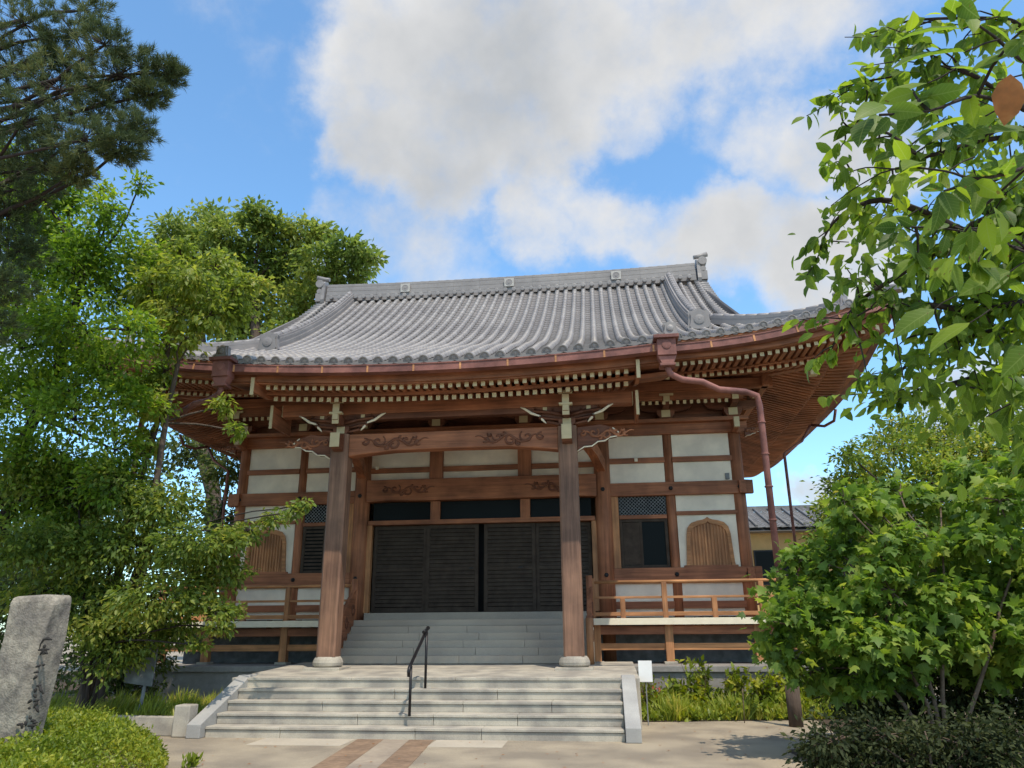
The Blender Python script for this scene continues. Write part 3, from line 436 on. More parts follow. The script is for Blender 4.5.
# bell-shaped windows
def bell(cx, w, z0, h, k=1.0):
    pts = []
    half = [(1.04, 0), (1.0, .10), (.955, .45), (.93, .66), (.86, .80), (.70, .885), (.45, .925), (.22, .945), (.10, .965), (0, 1.0)]
    pts = [(cx+a*w/2, z0+c_*h) for a, c_ in half]+[(cx-a*w/2, z0+c_*h) for a, c_ in half[:-1][::-1]]
    return pts
for s in (-1, 1):
    cx = s*5.5
    out = bell(cx, 1.10, 2.9, 1.17); inn = bell(cx, .93, 2.9, 1.06)
    b = MB(); n = len(out); vs = [(x, D+.03, z) for x, z in out]+[(x, D+.03, z) for x, z in inn]+[(x, D+.1, z) for x, z in out]+[(x, D+.1, z) for x, z in inn]
    fs = [(i, i+1, n+i+1, n+i) for i in range(n-1)]+[(i, 2*n+i, 2*n+i+1, i+1) for i in range(n-1)]+[(n+i, n+i+1, 3*n+i+1, 3*n+i) for i in range(n-1)]
    b.add(vs, fs); bw = b.build('bell_shaped_window', M['light'], T)
    b = MB(); b.prism(bell(cx, .94, 2.9, 1.07), 'y', D+.078, D+.088); b.build('board_panel', M['lightz'], bw)
    b = MB()
    for k in range(13):
        x = cx-.44+k*.0735; f_ = abs(x-cx)/.465; zt = 2.9+1.06*(.97-.05*f_-.11*max(0, f_-.55)**1.2*4.2)
        b.box(x-.018, x+.018, D+.05, D+.078, 2.9, zt)
    b.build('slats', M['lightz'], bw)
    bx('window_sill', M['wx'], bw, cx-.62, cx+.62, D-.0, D+.12, 2.9, 2.945)
# side and back walls, plain
for s in (-1, 1):
    x0, x1 = sorted((s*(BX-.06), s*(BX+.04))); w_ = bx('side_wall', M['plaster'], T, x0, x1, BY0+.15, BY1, .82, 7.7, bevel=0)
    for k in range(1, 6): MB().tube([(s*BX, BY0+k*2.14, .82), (s*BX, BY0+k*2.14, 6.4)], .15, 12).build('wall_post', M['wz'], T)
    for z in (2.72, 4.77, 6.26):
        x0, x1 = sorted((s*(BX-.02), s*(BX+.14))); bx('side_beam', M['wy'], T, x0, x1, D-.1, BY1+.2, z-.16, z+.155)
bx('back_wall', M['plaster'], T, -BX, BX, BY1-.05, BY1+.05, .82, 7.7, bevel=0)

# veranda round the hall
dk = MB(); dk.box(-7.5, 7.5, 2.22, D+.1, 1.632, 1.752); dk.box(-7.5, -BX-.1, D+.1, 15.6, 1.632, 1.752); dk.box(BX+.1, 7.5, D+.1, 15.6, 1.632, 1.752)
deck = dk.build('veranda_deck', M['light'], T)
e = MB()
for x0, x1 in ((-7.52, -2.68), (2.68, 7.52)): e.box(x0, x1, 2.196, 2.217, 1.62, 1.758)
e.box(-7.525, -7.504, 2.22, 15.6, 1.62, 1.758); e.box(7.504, 7.525, 2.22, 15.6, 1.62, 1.758); e.build('white_board_ends', M['white'], deck)
bx('door_step', M['granite2'], T, -2.72, 2.72, D-.35, D+.12, 1.752, 1.93, bevel=.008)
bx('entrance_landing', M['granite2'], T, -2.66, 2.66, 2.10, D-.33, 1.62, 1.756, bevel=.01)
for s in (-1, 1):
    x0, x1 = sorted((s*2.70, s*7.4)); bx('floor_beam', M['wx'], T, x0, x1, 2.38, 2.56, 1.42, 1.60); bx('tie_rail', M['light'], T, x0, x1, 2.42, 2.50, 1.10, 1.24)
    for x in (2.78, 4.33, 6.2, 7.3):
        b = bx('veranda_post', M['lightz'], T, s*x-.085, s*x+.085, 2.36, 2.53, .87, 1.62); bx('footing_stone', M['granite'], b, s*x-.14, s*x+.14, 2.30, 2.59, .815, .872, bevel=.012)
    for k in range(1, 6): bx('veranda_post', M['wz'], T, s*7.3-.085, s*7.3+.085, 2.4+k*2.4, 2.57+k*2.4, 0, 1.62)
    # railing
    r = MB().tube([(s*2.62, 2.32, 2.52), (s*7.75, 2.32, 2.52)], .035, 10).build('top_rail', M['light'], T)
    bx('middle_rail', M['light'], T, *sorted((s*2.7, s*7.7)), 2.295, 2.345, 2.165, 2.215); bx('bottom_rail', M['light'], T, *sorted((s*2.7, s*7.7)), 2.27, 2.37, 1.80, 1.885)
    for x, z1 in ((2.72, 2.60), (4.28, 2.50), (6.33, 2.50), (7.38, 2.60), (3.37, 2.165), (5.33, 2.165)):
        bx('rail_post', M['lightz'], T, s*x-.055, s*x+.055, 2.262, 2.378, 1.755, z1)
    MB().tube([(s*7.42, 2.2, 2.52), (s*7.42, 15.5, 2.52)], .035, 8).build('top_rail', M['light'], T)
    bx('middle_rail', M['wy'], T, s*7.42-.025, s*7.42+.025, 2.4, 15.5, 2.165, 2.215); bx('bottom_rail', M['wy'], T, s*7.42-.05, s*7.42+.05, 2.4, 15.5, 1.80, 1.885)
    # stair balustrade
    b = MB(); b.prism([(2.26, 1.76), (2.26, 2.50), (1.05, 1.62), (1.05, .92)], 'x', s*2.66-.05, s*2.66+.05); st = b.build('stair_balustrade', M['wy'], T, bevel=.01)
    b = MB()
    for sx in (-1, 1):
        for (yy, zz) in ((2.0, 2.0), (1.6, 1.72), (1.25, 1.44)):
            b.tube([(s*2.66+sx*.055, yy+.11*math.cos(t*.7)*(.3+t*.08), zz+.16*math.sin(t*.7)*(.3+t*.08)) for t in range(10)], .02, 5)
    b.build('carving', M['carve'], st)
    bx('white_edge_post', M['white'], T, *sorted((s*2.64, s*2.72)), 2.12, 2.19, .86, 1.62)
    MB().tube([(s*2.66, .98, .86), (s*2.66, .98, 1.75)], .075, 10).build('stair_newel', M['lightz'], T); MB().tube([(s*2.66, 2.22, 1.76), (s*2.66, 2.22, 2.66)], .075, 10).build('stair_newel', M['wz'], T)
# upper stairs
for k in range(5):
    b = MB(); z1 = .90+.144*(k+1); y0 = 1.02+k*.22
    x = -2.6
    while x < 2.59:
        x2 = min(2.6, x+1.3+(.3 if k % 2 else 0)*(x == -2.6)); b.box(x, x2-.006, y0, y0+.235 if k < 4 else 2.1, z1-.144-(.01), z1); x = x2
    b.build('upper_step', M['granite2'], T, bevel=.006)

# ---- bracket sets
def bracket(x, y, z, k=1.0, name='bracket_set', noses=2):
    b = MB()
    b.prism([(x-.13*k, z), (x+.13*k, z), (x+.2*k, z+.10*k), (x+.2*k, z+.2*k), (x-.2*k, z+.2*k), (x-.2*k, z+.10*k)], 'y', y-.18*k, y+.18*k)
    b.prism([(x-.62*k, z+.32*k), (x-.52*k, z+.22*k), (x-.3*k, z+.18*k), (x+.3*k, z+.18*k), (x+.52*k, z+.22*k), (x+.62*k, z+.32*k), (x+.62*k, z+.38*k), (x-.62*k, z+.38*k)], 'y', y-.07*k, y+.07*k)
    for o in (-.52, 0, .52): b.prism([(x+(o-.08)*k, z+.38*k), (x+(o+.08)*k, z+.38*k), (x+(o+.12)*k, z+.45*k), (x+(o+.12)*k, z+.52*k), (x+(o-.12)*k, z+.52*k), (x+(o-.12)*k, z+.45*k)], 'y', y-.12*k, y+.12*k)
    b.prism([(y-.62*k, z+.27*k), (y-.55*k, z+.2*k), (y+.3*k, z+.2*k), (y+.3*k, z+.4*k), (y-.62*k, z+.4*k)], 'x', x-.07*k, x+.07*k)
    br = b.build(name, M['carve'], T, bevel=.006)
    bx('pale_beam_end', M['cream'], br, x-.07*k, x+.07*k, y-.62*k-.018, y-.62*k-.002, z+.262*k, z+.40*k, bevel=.003)
    bx('pale_beam_end', M['cream'], br, x-.10*k, x+.10*k, y-.18*k-.014, y-.18*k-.002, z+.02*k, z+.19*k, bevel=.003)
    bx('pale_beam_end', M['cream'], br, x-.155*k, x+.155*k, y-.64*k, y-.5*k, z+.405*k, z+.45*k, bevel=.003)
    for o in (-.52, .52): bx('pale_beam_end', M['cream'], br, x+(o-.05)*k, x+(o+.05)*k, y-.12*k-.012, y-.12*k-.002, z+.40*k, z+.50*k, bevel=.003)
    return br
for x in (-BX, -4.69, -pil, -1.13, 1.13, pil, 4.69, BX): bracket(x, D+.02, 6.50, 1.08)
def nose(x, y, z, s, k=1, mt='carve'):               # carved animal-like beam nose pointing sideways, white underline
    o = [(0, .42), (.5, .47), (.72, .40), (.84, .30), (.80, .22), (.66, .20), (.56, .13), (.42, .12), (.30, .03), (.14, .02), (0, -.07)]
    b = MB(); b.prism([(x+s*a*k, z+c_*k) for a, c_ in o], 'y', y-.10*k, y+.10*k); n_ = b.build('carved_beam_nose', M[mt], T, bevel=.015)
    w = MB(); w.tube([(x+s*a*k, y-.103*k, z+(c_-.012)*k) for a, c_ in o[2:]], .015*k, 5); w.build('white_outline', M['white'], n_)
    b = MB(); curls(b, x+s*.34*k, z+.27*k, y-.105*k, s, .8*k); b.build('carved_scrolls', M['wx'], n_)
for s in (-1, 1):
    nose(s*(BX+.25), D+.02, 6.02, s, .45); 
    o = [(D-.02, 6.12), (D-.25, 6.12), (D-.42, 6.2), (D-.5, 6.32), (D-.02, 6.42)]
    b = MB(); b.prism(o, 'x', s*BX-.06, s*BX+.06); b.build('corner_beam_nose', M['wy'], T); bx('white_beam_end', M['cream'], T, s*BX-.065, s*BX+.065, D-.52, D-.44, 6.13, 6.38)
# wall-plate purlin carried by the brackets, all round
for nm, a in (('eaves_purlin', (-BX-.9, BX+.9, 2.84, 3.0, 7.06, 7.3)),): bx(nm, M['wx'], T, *a)
for s in (-1, 1): bx('eaves_purlin', M['wy'], T, *sorted((s*(BX+.64), s*(BX+.8))), 2.7, 15.3, 7.06, 7.3)

b = MB(); tb = MB()
for k in range(-38, 39):
    x = k*.165
    if abs(x) > BX-.1: continue
    b.beam((x, 2.86, 6.76), (x, 3.64, 7.02), .075, .09); tb.beam((x, 2.858, 6.76), (x, 2.852, 6.758), .075, .09)
b.build('inner_rafters', M['wy'], T, kind='stuff'); tb.build('inner_rafter_tips', M['cream'], T, kind='stuff')
bx('inner_purlin', M['wx'], T, -BX-.2, BX+.2, 2.88, 3.0, 6.83, 7.055)
# ---- porch
for s in (-1, 1):
    x = s*2.38
    a, c_ = .19, .035
    o = [(x-a+c_, -a), (x+a-c_, -a), (x+a, -a+c_), (x+a, a-c_), (x+a-c_, a), (x-a+c_, a), (x-a, a-c_), (x-a, -a+c_)]
    cl = MB().prism(o, 'z', 1.06, 5.46).build('porch_column', M['col'], T)
    MB().lathe((x, 0, .84), [(.245, .035), (.285, .07), (.292, .12), (.27, .18), (.235, .225)], 24).build('stone_foot', M['granite'], cl)
    bx('plinth', M['granite'], cl, x-.35, x+.35, -.35, .35, .76, .876, bevel=.01)
    nose(s*2.57, 0, 5.02, s, 1.0); b = MB(); [b.tube([(x+q*.07, -.11+dq, zz), (x+q*(.07+ln), -.13, zz+.07), (x+q*(.02+ln), -.14, zz+.15)], [.03, .035, .012], 6) for q in (-1, 1) for dq, zz, ln in ((0, 5.50, .34), (0, 5.60, .50), (-.03, 5.70, .26), (-.02, 5.74, .62))]; b.build('leaf_carving', M['carve'], T)
    b = MB(); b.prism([(-.19, 5.08), (-.36, 5.10), (-.46, 5.2), (-.44, 5.38), (-.19, 5.46)], 'x', x-.10, x+.10); fn = b.build('front_beam_nose', M['carve'], T); bx('white_beam_end', M['cream'], fn, x-.10, x+.10, -.485, -.465, 5.12, 5.42, bevel=.003)
    b = MB(); b.prism([(-.30, 5.62), (-.44, 5.64), (-.5, 5.72), (-.5, 6.05), (-.3, 6.05)], 'x', x-.07, x+.07); fn = b.build('front_beam_nose', M['carve'], T)
    w = MB(); w.box(x-.07, x+.07, -.52, -.503, 5.60, 5.80); w.box(x-.10, x+.10, -.53, -.503, 5.80, 5.85); w.box(x-.07, x+.07, -.525, -.503, 5.85, 6.03); w.box(x-.14, x+.14, -.52, -.46, 6.05, 6.12); w.build('white_beam_end', M['cream'], fn)
    bracket(x, 0, 5.46, .86, 'porch_bracket_set', 1)
    # white leaf-shaped fittings either side of the bracket
    for q in (-1, 1):
        w = MB(); w.tube([(x+q*.42, -.12, 5.54), (x+q*.50, -.13, 5.62), (x+q*.55, -.13, 5.70), (x+q*.72, -.13, 5.76), (x+q*.86, -.13, 5.86), (x+q*.95, -.13, 5.90)], [.012, .03, .02, .03, .025, .01], 6)
        w.build('cloud_carving', M['white'], T)
    # curved tie from the column back to the hall
    pts = [(x, .15, 5.2), (x*1.05, .7, 5.45), (x*1.12, 1.5, 5.62), (x*1.2, 2.4, 5.55), (s*pil, D-.05, 5.35)]
    b = MB()
    for p, q in zip(pts[:-1], pts[1:]): b.beam(p, q, .2, .3)
    b.build('curved_tie_beam', M['wy'], T)
b = MB(); b.prism([(-2.19, 4.98), (-1.8, 5.03), (-1.2, 5.08), (0, 5.09), (1.2, 5.08), (1.8, 5.03), (2.19, 4.98), (2.19, 5.46), (-2.19, 5.46)], 'y', -.14, .14)
kb = b.build('carved_porch_beam', M['wx'], T, bevel=.02)
b = MB()
for s in (-1, 1): curls(b, s*1.55, 5.25, -.145, -s, 1.05)
b.build('carved_scrolls', M['carve'], kb)
pl = bx('porch_purlin', M['wx'], T, -3.72, 3.72, -.12, .12, 5.90, 6.17, bevel=.012)
bx('porch_under_purlin', M['carve'], T, -3.0, 3.0, -.09, .09, 5.78, 5.9)
for s in (-1, 1): bx('white_beam_end', M['cream'], pl, *sorted((s*3.722, s*3.735)), -.11, .11, 5.91, 6.16, bevel=0)

# ---- eaves: boards, rafters and their pale tips, fascia, gutter
E = MB
def zl(o): return 6.95+.33*(o-1.1)           # lower rafter centre height, o in from the eave line
def zu(o): return 7.0+.12*(o-.42)
def front(a, o, z): return (a, YE+o, z+lift(HX-abs(a), o))
def east(a, o, z): return (XE-o, YC+a, z+lift(HY-abs(a), o))
def west(a, o, z): return (-XE+o, YC+a, z+lift(HY-abs(a), o))
def backf(a, o, z): return (a, 2*YC-YE-o, z+lift(HX-abs(a), o))
for fn, half, nm in ((front, HX, 'front'), (east, HY, 'right'), (west, HY, 'left')):
    rl, ru, tip, brd, fas = E(), E(), E(), E(), E()
    n = int(half/.165)
    for k in range(-n, n+1):
        a = k*.165; cd = half-abs(a)
        own = nm == 'front' and a > 3.55               # the ones in plain view are parts of their own
        for ok, o0, o1_, zz, w_, h_, acc in ((cd > .5, .40, min(1.6, cd), zu, .085, .10, ru), (cd > 1.15, 1.08, min(3.2, cd), zl, .09, .11, rl)):
            if not ok: continue
            tb = E() if own else tip; rb = E() if own else acc
            rb.beam(fn(a, o0, zz(o0)), fn(a, o1_, zz(o1_)), w_, h_); tb.beam(fn(a, o0-.001, zz(o0)), fn(a, o0-.005, zz(o0)), w_, h_) if nm == 'front' else None
            if own: r_ = rb.build('rafter', M['wy'], T); tb.build('pale_tip', M['cream'], r_)
    st = [half*(-1+2*i/60) for i in range(61)]
    def strip(mb, o0, z0, o1, z1, th):
        vs = []
        for a in st:
            cd = half-abs(a); q0, q1 = min(o0, cd), min(o1, cd)
            f = lambda o: z0+(z1-z0)*(o-o0)/(o1-o0) if o1 != o0 else z0
            vs += [fn(a, q0, f(q0)), fn(a, q1, f(q1)), fn(a, q1, f(q1)+th), fn(a, q0, f(q0)+th)]
        mb.add(vs, [(4*i+j, 4*i+(j+1) % 4, 4*i+4+(j+1) % 4, 4*i+4+j) for i in range(60) for j in range(4)])
    strip(brd, .30, zu(.30)+.055, 1.65, zu(1.65)+.055, .025); strip(brd, 1.0, zl(1.0)+.06, 3.3, zl(3.3)+.06, .03)
    strip(fas, 1.04, zl(1.04)+.06, 1.2, zl(1.2)+.06, .07)          # beam on the lower rafter ends
    strip(fas, .22, zu(.3)+.06, .34, zu(.34)+.06, .17); strip(fas, .14, zu(.3)+.23, .36, zu(.36)+.23, .06)
    fl = E(); strip(fl, .02, 7.20, .10, 7.20, .235); fl.build('tile_edge_board', M['wx'] if nm == 'front' else M['wy'], T)
    g2 = E()
    strip(g2, -.02, 7.135, .13, 7.135, .012); strip(g2, -.035, 7.135, -.02, 7.135, .15); strip(g2, .13, 7.135, .142, 7.135, .12); strip(g2, -.05, 7.277, -.02, 7.277, .02)
    mt = M['wy'] if nm == 'front' else M['wx']
    rl.build('lower_rafters', mt, T, kind='stuff'); ru.build('upper_rafters', mt, T, kind='stuff'); tip.build('rafter_tips', M['cream'], T, kind='stuff') if tip.v else None; brd.build('eaves_boards', M['wx'] if nm == 'front' else M['wy'], T)
    fas.build('eaves_fascia', M['wx'] if nm == 'front' else M['wy'], T); gt = g2.build('rain_gutter', M['copper'], T)
    bb = E()
    for i in range(int(2*half/.9)):
        a = -half+.45+i*.9
        if nm == 'front' and abs(a) < KX+.1: continue
        for o0, o1_, z0, z1 in ((-.042, -.036, 7.09, 7.27),):
            E().beam(fn(a-.02, o0, 7.21), fn(a+.02, o0, 7.21), .006, .15).build('gutter_bracket', M['light'], gt)
for sx, sy, y in ((-1, 0, YE), (1, 0, YE)):                        # hip rafters
    b = E(); p0 = (sx*(BX-.1), 3.6, 7.55); p1 = (sx*(XE-.35), YE+.35, 7.0+.8-.13); pm = (sx*(XE-1.4), YE+1.4, 7.0+.35-.06)
    b.beam(p0, pm, .2, .26); b.beam(pm, p1, .18, .24); h = b.build('hip_rafter', M['wy'], T)
    b = E(); d_ = Vector((sx*.01, -.01, 0)); b.beam(Vector(p1)+d_*.3, Vector(p1)+d_*1.5, .18, .24); b.build('white_tip', M['cream'], h)
    pc = (sx*(XE-1.45), YE+1.45, 7.02); bx('white_corner_block', M['cream'], T, pc[0]-.09, pc[0]+.09, pc[1]-.1, pc[1]+.1, 6.98, 7.16)
# porch eaves
def kz(x): return .10*(x/4.5)**2*1.95
n = int(3.62/.163)
KY = YE+KU
for k in range(-n, n+1):
    x = k*.163; q = kz(x)
    r_ = E().beam((x, -.78, 5.985+q), (x, 1.6, 5.985+.28*2.38+q), .085, .105).build('porch_rafter', M['wy'], T); E().beam((x, -.783, 5.985+q), (x, -.79, 5.985+q), .085, .105).build('pale_tip', M['cream'], r_)
    r_ = E().beam((x, -1.18, 6.10+q), (x, 0, 6.10+.16*1.18+q), .08, .095).build('porch_rafter', M['wy'], T); E().beam((x, -1.183, 6.10+q), (x, -1.19, 6.10+q), .08, .095).build('pale_tip', M['cream'], r_)
def kstrip(mb, y0, z0, y1, z1, th, X=KX):
    vs = []; xs_ = [X*(-1+2*i/24) for i in range(25)]
    for x in xs_:
        q = kz(x); vs += [(x, y0, z0+q), (x, y1, z1+q), (x, y1, z1+q+th), (x, y0, z0+q+th)]
    fs = [(4*i+j, 4*i+(j+1) % 4, 4*i+4+(j+1) % 4, 4*i+4+j) for i in range(24) for j in range(4)]+[(0, 1, 2, 3), (96, 97, 98, 99)]
    mb.add(vs, fs)
b = E(); kstrip(b, -1.3, 6.13, .05, 6.34, .025); kstrip(b, -.85, 6.035, 1.7, 6.75, .03); b.build('porch_eaves_boards', M['wx'], T)
b = E(); kstrip(b, -.86, 6.04, -.74, 6.06, .07); kstrip(b, -1.36, 6.155, -1.2, 6.165, .14); kstrip(b, -1.44, 6.295, -1.2, 6.30, .05); b.build('porch_fascia', M['wx'], T)
g2 = E(); kstrip(g2, -1.66, 6.26, -1.5, 6.26, .012, 4.42); kstrip(g2, -1.675, 6.26, -1.66, 6.26, .14, 4.42); kstrip(g2, -1.69, 6.39, -1.66, 6.39, .022, 4.42); kstrip(g2, -1.5, 6.26, -1.488, 6.26, .12, 4.42)
gt = g2.build('porch_gutter', M['copper'], T)
bb = E()
for i in range(10):
    x = -4.1+i*.91; E().beam((x-.018, -1.681, 6.33+kz(x)), (x+.018, -1.681, 6.33+kz(x)), .006, .15).build('gutter_bracket', M['light'], gt)
for s in (-1, 1):                                   # porch side: barge board with a pale front edge
    pts = [(-1.42, 6.06), (-.7, 6.12), (.4, 6.42), (1.8, 6.95), (1.8, 7.3), (.4, 6.85), (-.7, 6.5), (-1.42, 6.38)]
    b = E().prism(pts, 'x', s*3.80-.035, s*3.80+.035); o = b.build('barge_board', M['wy'], T)
    bx('pale_front_edge', M['cream'], o, s*3.80-.035, s*3.80+.035, -1.445, -1.425, 6.0, 6.36, bevel=0)
    pts = [(-.45, 5.62), (.5, 5.62), (.5, 6.05), (-.45, 6.05)]
    b = E().prism(pts, 'x', s*3.80-.03, s*3.80+.03); o = b.build('gable_pendant', M['wy'], T); bx('pale_front_edge', M['cream'], o, s*3.80-.03, s*3.80+.03, -.475, -.455, 5.56, 6.06, bevel=0)
    b = E().prism([(KY+.02, 6.36), (.6, 7.15), (.6, 7.42), (KY+.02, 6.72)], 'x', s*4.47-.03, s*4.47+.03); b.build('porch_verge_board', M['wy'], T)
    # rainwater head and downpipe
    hx = s*4.32
    b = E(); b.box(hx-.17, hx+.17, -1.80, -1.52, 6.30, 6.62); b.box(hx-.23, hx+.23, -1.86, -1.46, 6.62, 6.69); b.prism([(hx-.17, 6.30), (hx+.17, 6.30), (hx+.10, 6.14), (hx-.10, 6.14)], 'y', -1.76, -1.56); b.box(hx-.14, hx+.14, -1.79, -1.53, 6.10, 6.15)
    rh = b.build('rainwater_head', M['copper'], T, bevel=.008)
    b = E().lathe((hx, -1.80, 6.5), [(.085, 0), (.085, .012), (.06, .016)], 14, 'y'); b.build('crest_disc', M['copper'], rh)
    X = 6.02 if s > 0 else 6.35
    b = E(); pts = [(hx, -1.66, 6.12), (hx+s*.04, -1.64, 5.98), (hx+s*.25, -1.58, 5.88), (s*4.95, -1.45, 5.86), (s*5.25, -1.38, 5.72), (s*(X-.25), -1.1, 5.74), (s*(X-.03), -1.02, 5.68), (s*X, -1.0, 5.5), (s*X, -1.0, .0)]
    b.tube(pts, .06, 10); dp = b.build('downpipe', M['copper'], T)
    for z in (5.15, 4.55, 3.95, 3.35, 2.4, 1.5): E().lathe((s*X, -1.0, z), [(.062, 0), (.078, .006), (.078, .026), (.062, .032)], 12).build('pipe_collar', M['copper'], dp)
    b = E(); b.tube([(s*X, -1.0, 0), (s*(X), -1.0, .62)], .115, 10); b.build('pipe_guard', M['bark'], dp)
    MB().tube([(s*8.9, 6.2, 6.9), (s*8.6, 6.1, 6.45), (s*8.06, 6, 6.1), (s*8.05, 6, 0)], .04, 8).build('downpipe', M['copper'], T)
    b = E(); b.tube([(s*(XE+.02), 5.4, 7.12), (s*(XE+.0), 5.6, 6.86), (s*(XE-.15), 6.0, 6.82), (s*(XE-.45), 6.2, 6.92)], .04, 8); b.build('gutter_outlet', M['copper'], T)

# ------------------------------------------------------------------ roof tiling
def slopeframe(P, u, du=.02):
    p, q = Vector(P(u)), Vector(P(u+du)); return p, (q-p).normalized()
cover, pan, caps, lips = E(), E(), E(), E()
def tilecol(P, side, u0, u1, r=.078, nseg=5, capit=True, own=False):
    """one line of half-round cover tiles up a slope; P(u) gives the surface point, side the across-slope unit vector"""
    side = Vector(side); n = max(1, int(round((u1-u0)/.30))); L_ = (u1-u0)/n
    for i in range(n):
        ua, ub = u0+i*L_, u0+(i+1)*L_+.02
        p, d = slopeframe(P, ua); q, d2 = slopeframe(P, min(ub, u1)-.0)
        vs = []
        for pt, dd, rr, e in ((p, d, r*1.03, .020), (q, d2, r*.985, .012)):
            up = side.cross(dd); up = up if up.z > 0 else -up
            for j in range(nseg+1):
                t = math.pi*j/nseg; vs.append(pt+side*(rr*math.cos(t))+up*(rr*1.1*math.sin(t)+e))
        k = nseg+1; cover.add(vs, [(j, j+1, k+j+1, k+j) for j in range(nseg)]+[tuple(range(k))], True)
    if capit:
        p, d = slopeframe(P, u0); up = side.cross(d); up = up if up.z > 0 else -up
        c = p+up*.018-d*.035; rr = .098; N = 16; vs = []; cb = E() if own else caps
        for (rad, off) in ((rr, .05), (rr, -.0), (rr*.8, -.005), (rr*.74, .01), (rr*.45, .01), (rr*.40, -.004), (rr*.12, -.006)):
            for j in range(N):
                t = 2*math.pi*j/N; vs.append(c+(side*math.cos(t)+up*math.sin(t))*rad+d*off)
        cb.add(vs, [(a*N+j, a*N+(j+1) % N, (a+1)*N+(j+1) % N, (a+1)*N+j) for a in range(6) for j in range(N)]+[tuple(6*N+j for j in range(N))])
        if own: cb.build('round_eave_tile', M['tile'], T)
def pancol(P0, P1, side, u0, u1a, u1b):
    """pan tiles between two cover lines; sawtooth courses, dished in the middle"""
    u1 = max(u1a, u1b); n = max(1, int(round((u1-u0)/.25))); L_ = .25
    for i in range(n):
        ua = u0+i*L_; ub = ua+L_+.02
        if ua >= u1: break
        def pt(P, lim, u): return Vector(P(min(u, lim)))
        a0, a1 = pt(P0, u1a, ua), pt(P1, u1b, ua); b0, b1 = pt(P0, u1a, ub), pt(P1, u1b, ub)
        z = Vector((0, 0, 1)); ml, mh = (a0+a1)/2-z*.038, (b0+b1)/2-z*.038
        vs = [a0+z*.034, ml+z*.034, a1+z*.034, b0+z*.004, mh+z*.004, b1+z*.004, a0+z*.002, ml+z*.002, a1+z*.002]
        pan.add(vs, [(0, 1, 4, 3), (1, 2, 5, 4), (6, 7, 1, 0), (7, 8, 2, 1)])
    a0, a1 = Vector(P0(u0)), Vector(P1(u0)); z = Vector((0, 0, 1)); out = (a0-Vector(P0(u0+.1))); out.z = 0; out = out.normalized()*.03
    mid = (a0+a1)/2
    vs = [a0+out+z*.035, mid+out+z*.005, a1+out+z*.035, a0+out-z*.035, mid+out-z*.085, a1+out-z*.05]
    pan.add(vs, [(0, 1, 4, 3), (1, 2, 5, 4)])
PT = .30
def colrange(x): return (KU if abs(x) <= KX+.01 else 0.0), (UR if abs(x) <= XV else XE-abs(x))
NX = int(XE/PT)
def FP(x): return lambda u: (x, YE+u, zroof(x, u))
for k in range(-NX, NX+1):
    x = k*PT; u0, u1 = colrange(x)
    if u1-u0 > .25: tilecol(FP(x), (1, 0, 0), u0, u1, own=True)
    if k < NX:
        x2 = x+PT; xm = (x+x2)/2; u0 = colrange(xm)[0]; lim = [(UR if abs(q) <= XV and abs(xm) <= XV else max(.05, XE-abs(q))) for q in (x, x2)]
        pancol(FP(x), FP(x2), (1, 0, 0), u0, *lim)
VS = XE-XG
for sx in (1, -1):
    NS = int(HY/PT)
    def SP(w): return lambda v: (sx*(XE-v), YC+w, zside(w, v))
    for k in range(-NS, NS+1):
        w = k*PT; v1 = min(VS, HY-abs(w))
        if v1 > .25: tilecol(SP(w), (0, 1, 0), 0, v1, nseg=4)
        if k < NS: pancol(SP(w), SP(w+PT), (0, 1, 0), 0, *[max(.05, min(VS, HY-abs(q))) for q in (w, w+PT)])
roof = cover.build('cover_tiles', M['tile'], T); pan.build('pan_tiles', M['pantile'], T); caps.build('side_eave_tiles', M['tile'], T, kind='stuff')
# roof body below the tiles: front, back and both hips
b = E()
def slab(P, us, xs_):
    n = len(xs_); vs = [P(x, u) for u in us for x in xs_]; b.add(vs, [(j*n+i, j*n+i+1, (j+1)*n+i+1, (j+1)*n+i) for j in range(len(us)-1) for i in range(n-1)])
xs_ = [-XE+2*XE*i/48 for i in range(49)]
def fclip(x, u): return min(u, UR if abs(x) <= XV else max(0, XE-abs(x)))
slab(lambda x, u: (x, YE+fclip(x, u), zroof(x, fclip(x, u))-.03), [UR*i/16 for i in range(17)], xs_)
slab(lambda x, u: (x, 2*YC-YE-fclip(x, u), zroof(x, fclip(x, u))), [UR*i/16 for i in range(17)], xs_)
slab(lambda x, u: (x, YE+u, zroof(x, u)-.03), [KU*i/6 for i in range(7)], [-KX+2*KX*i/24 for i in range(25)])
for sx in (1, -1):
    slab(lambda w, v: (sx*(XE-min(v, HY-abs(w))), YC+w, zside(w, min(v, HY-abs(w)))-.03), [VS*i/8 for i in range(9)], [-HY+2*HY*i/40 for i in range(41)])
b.build('roof_body', M['tile'], T)
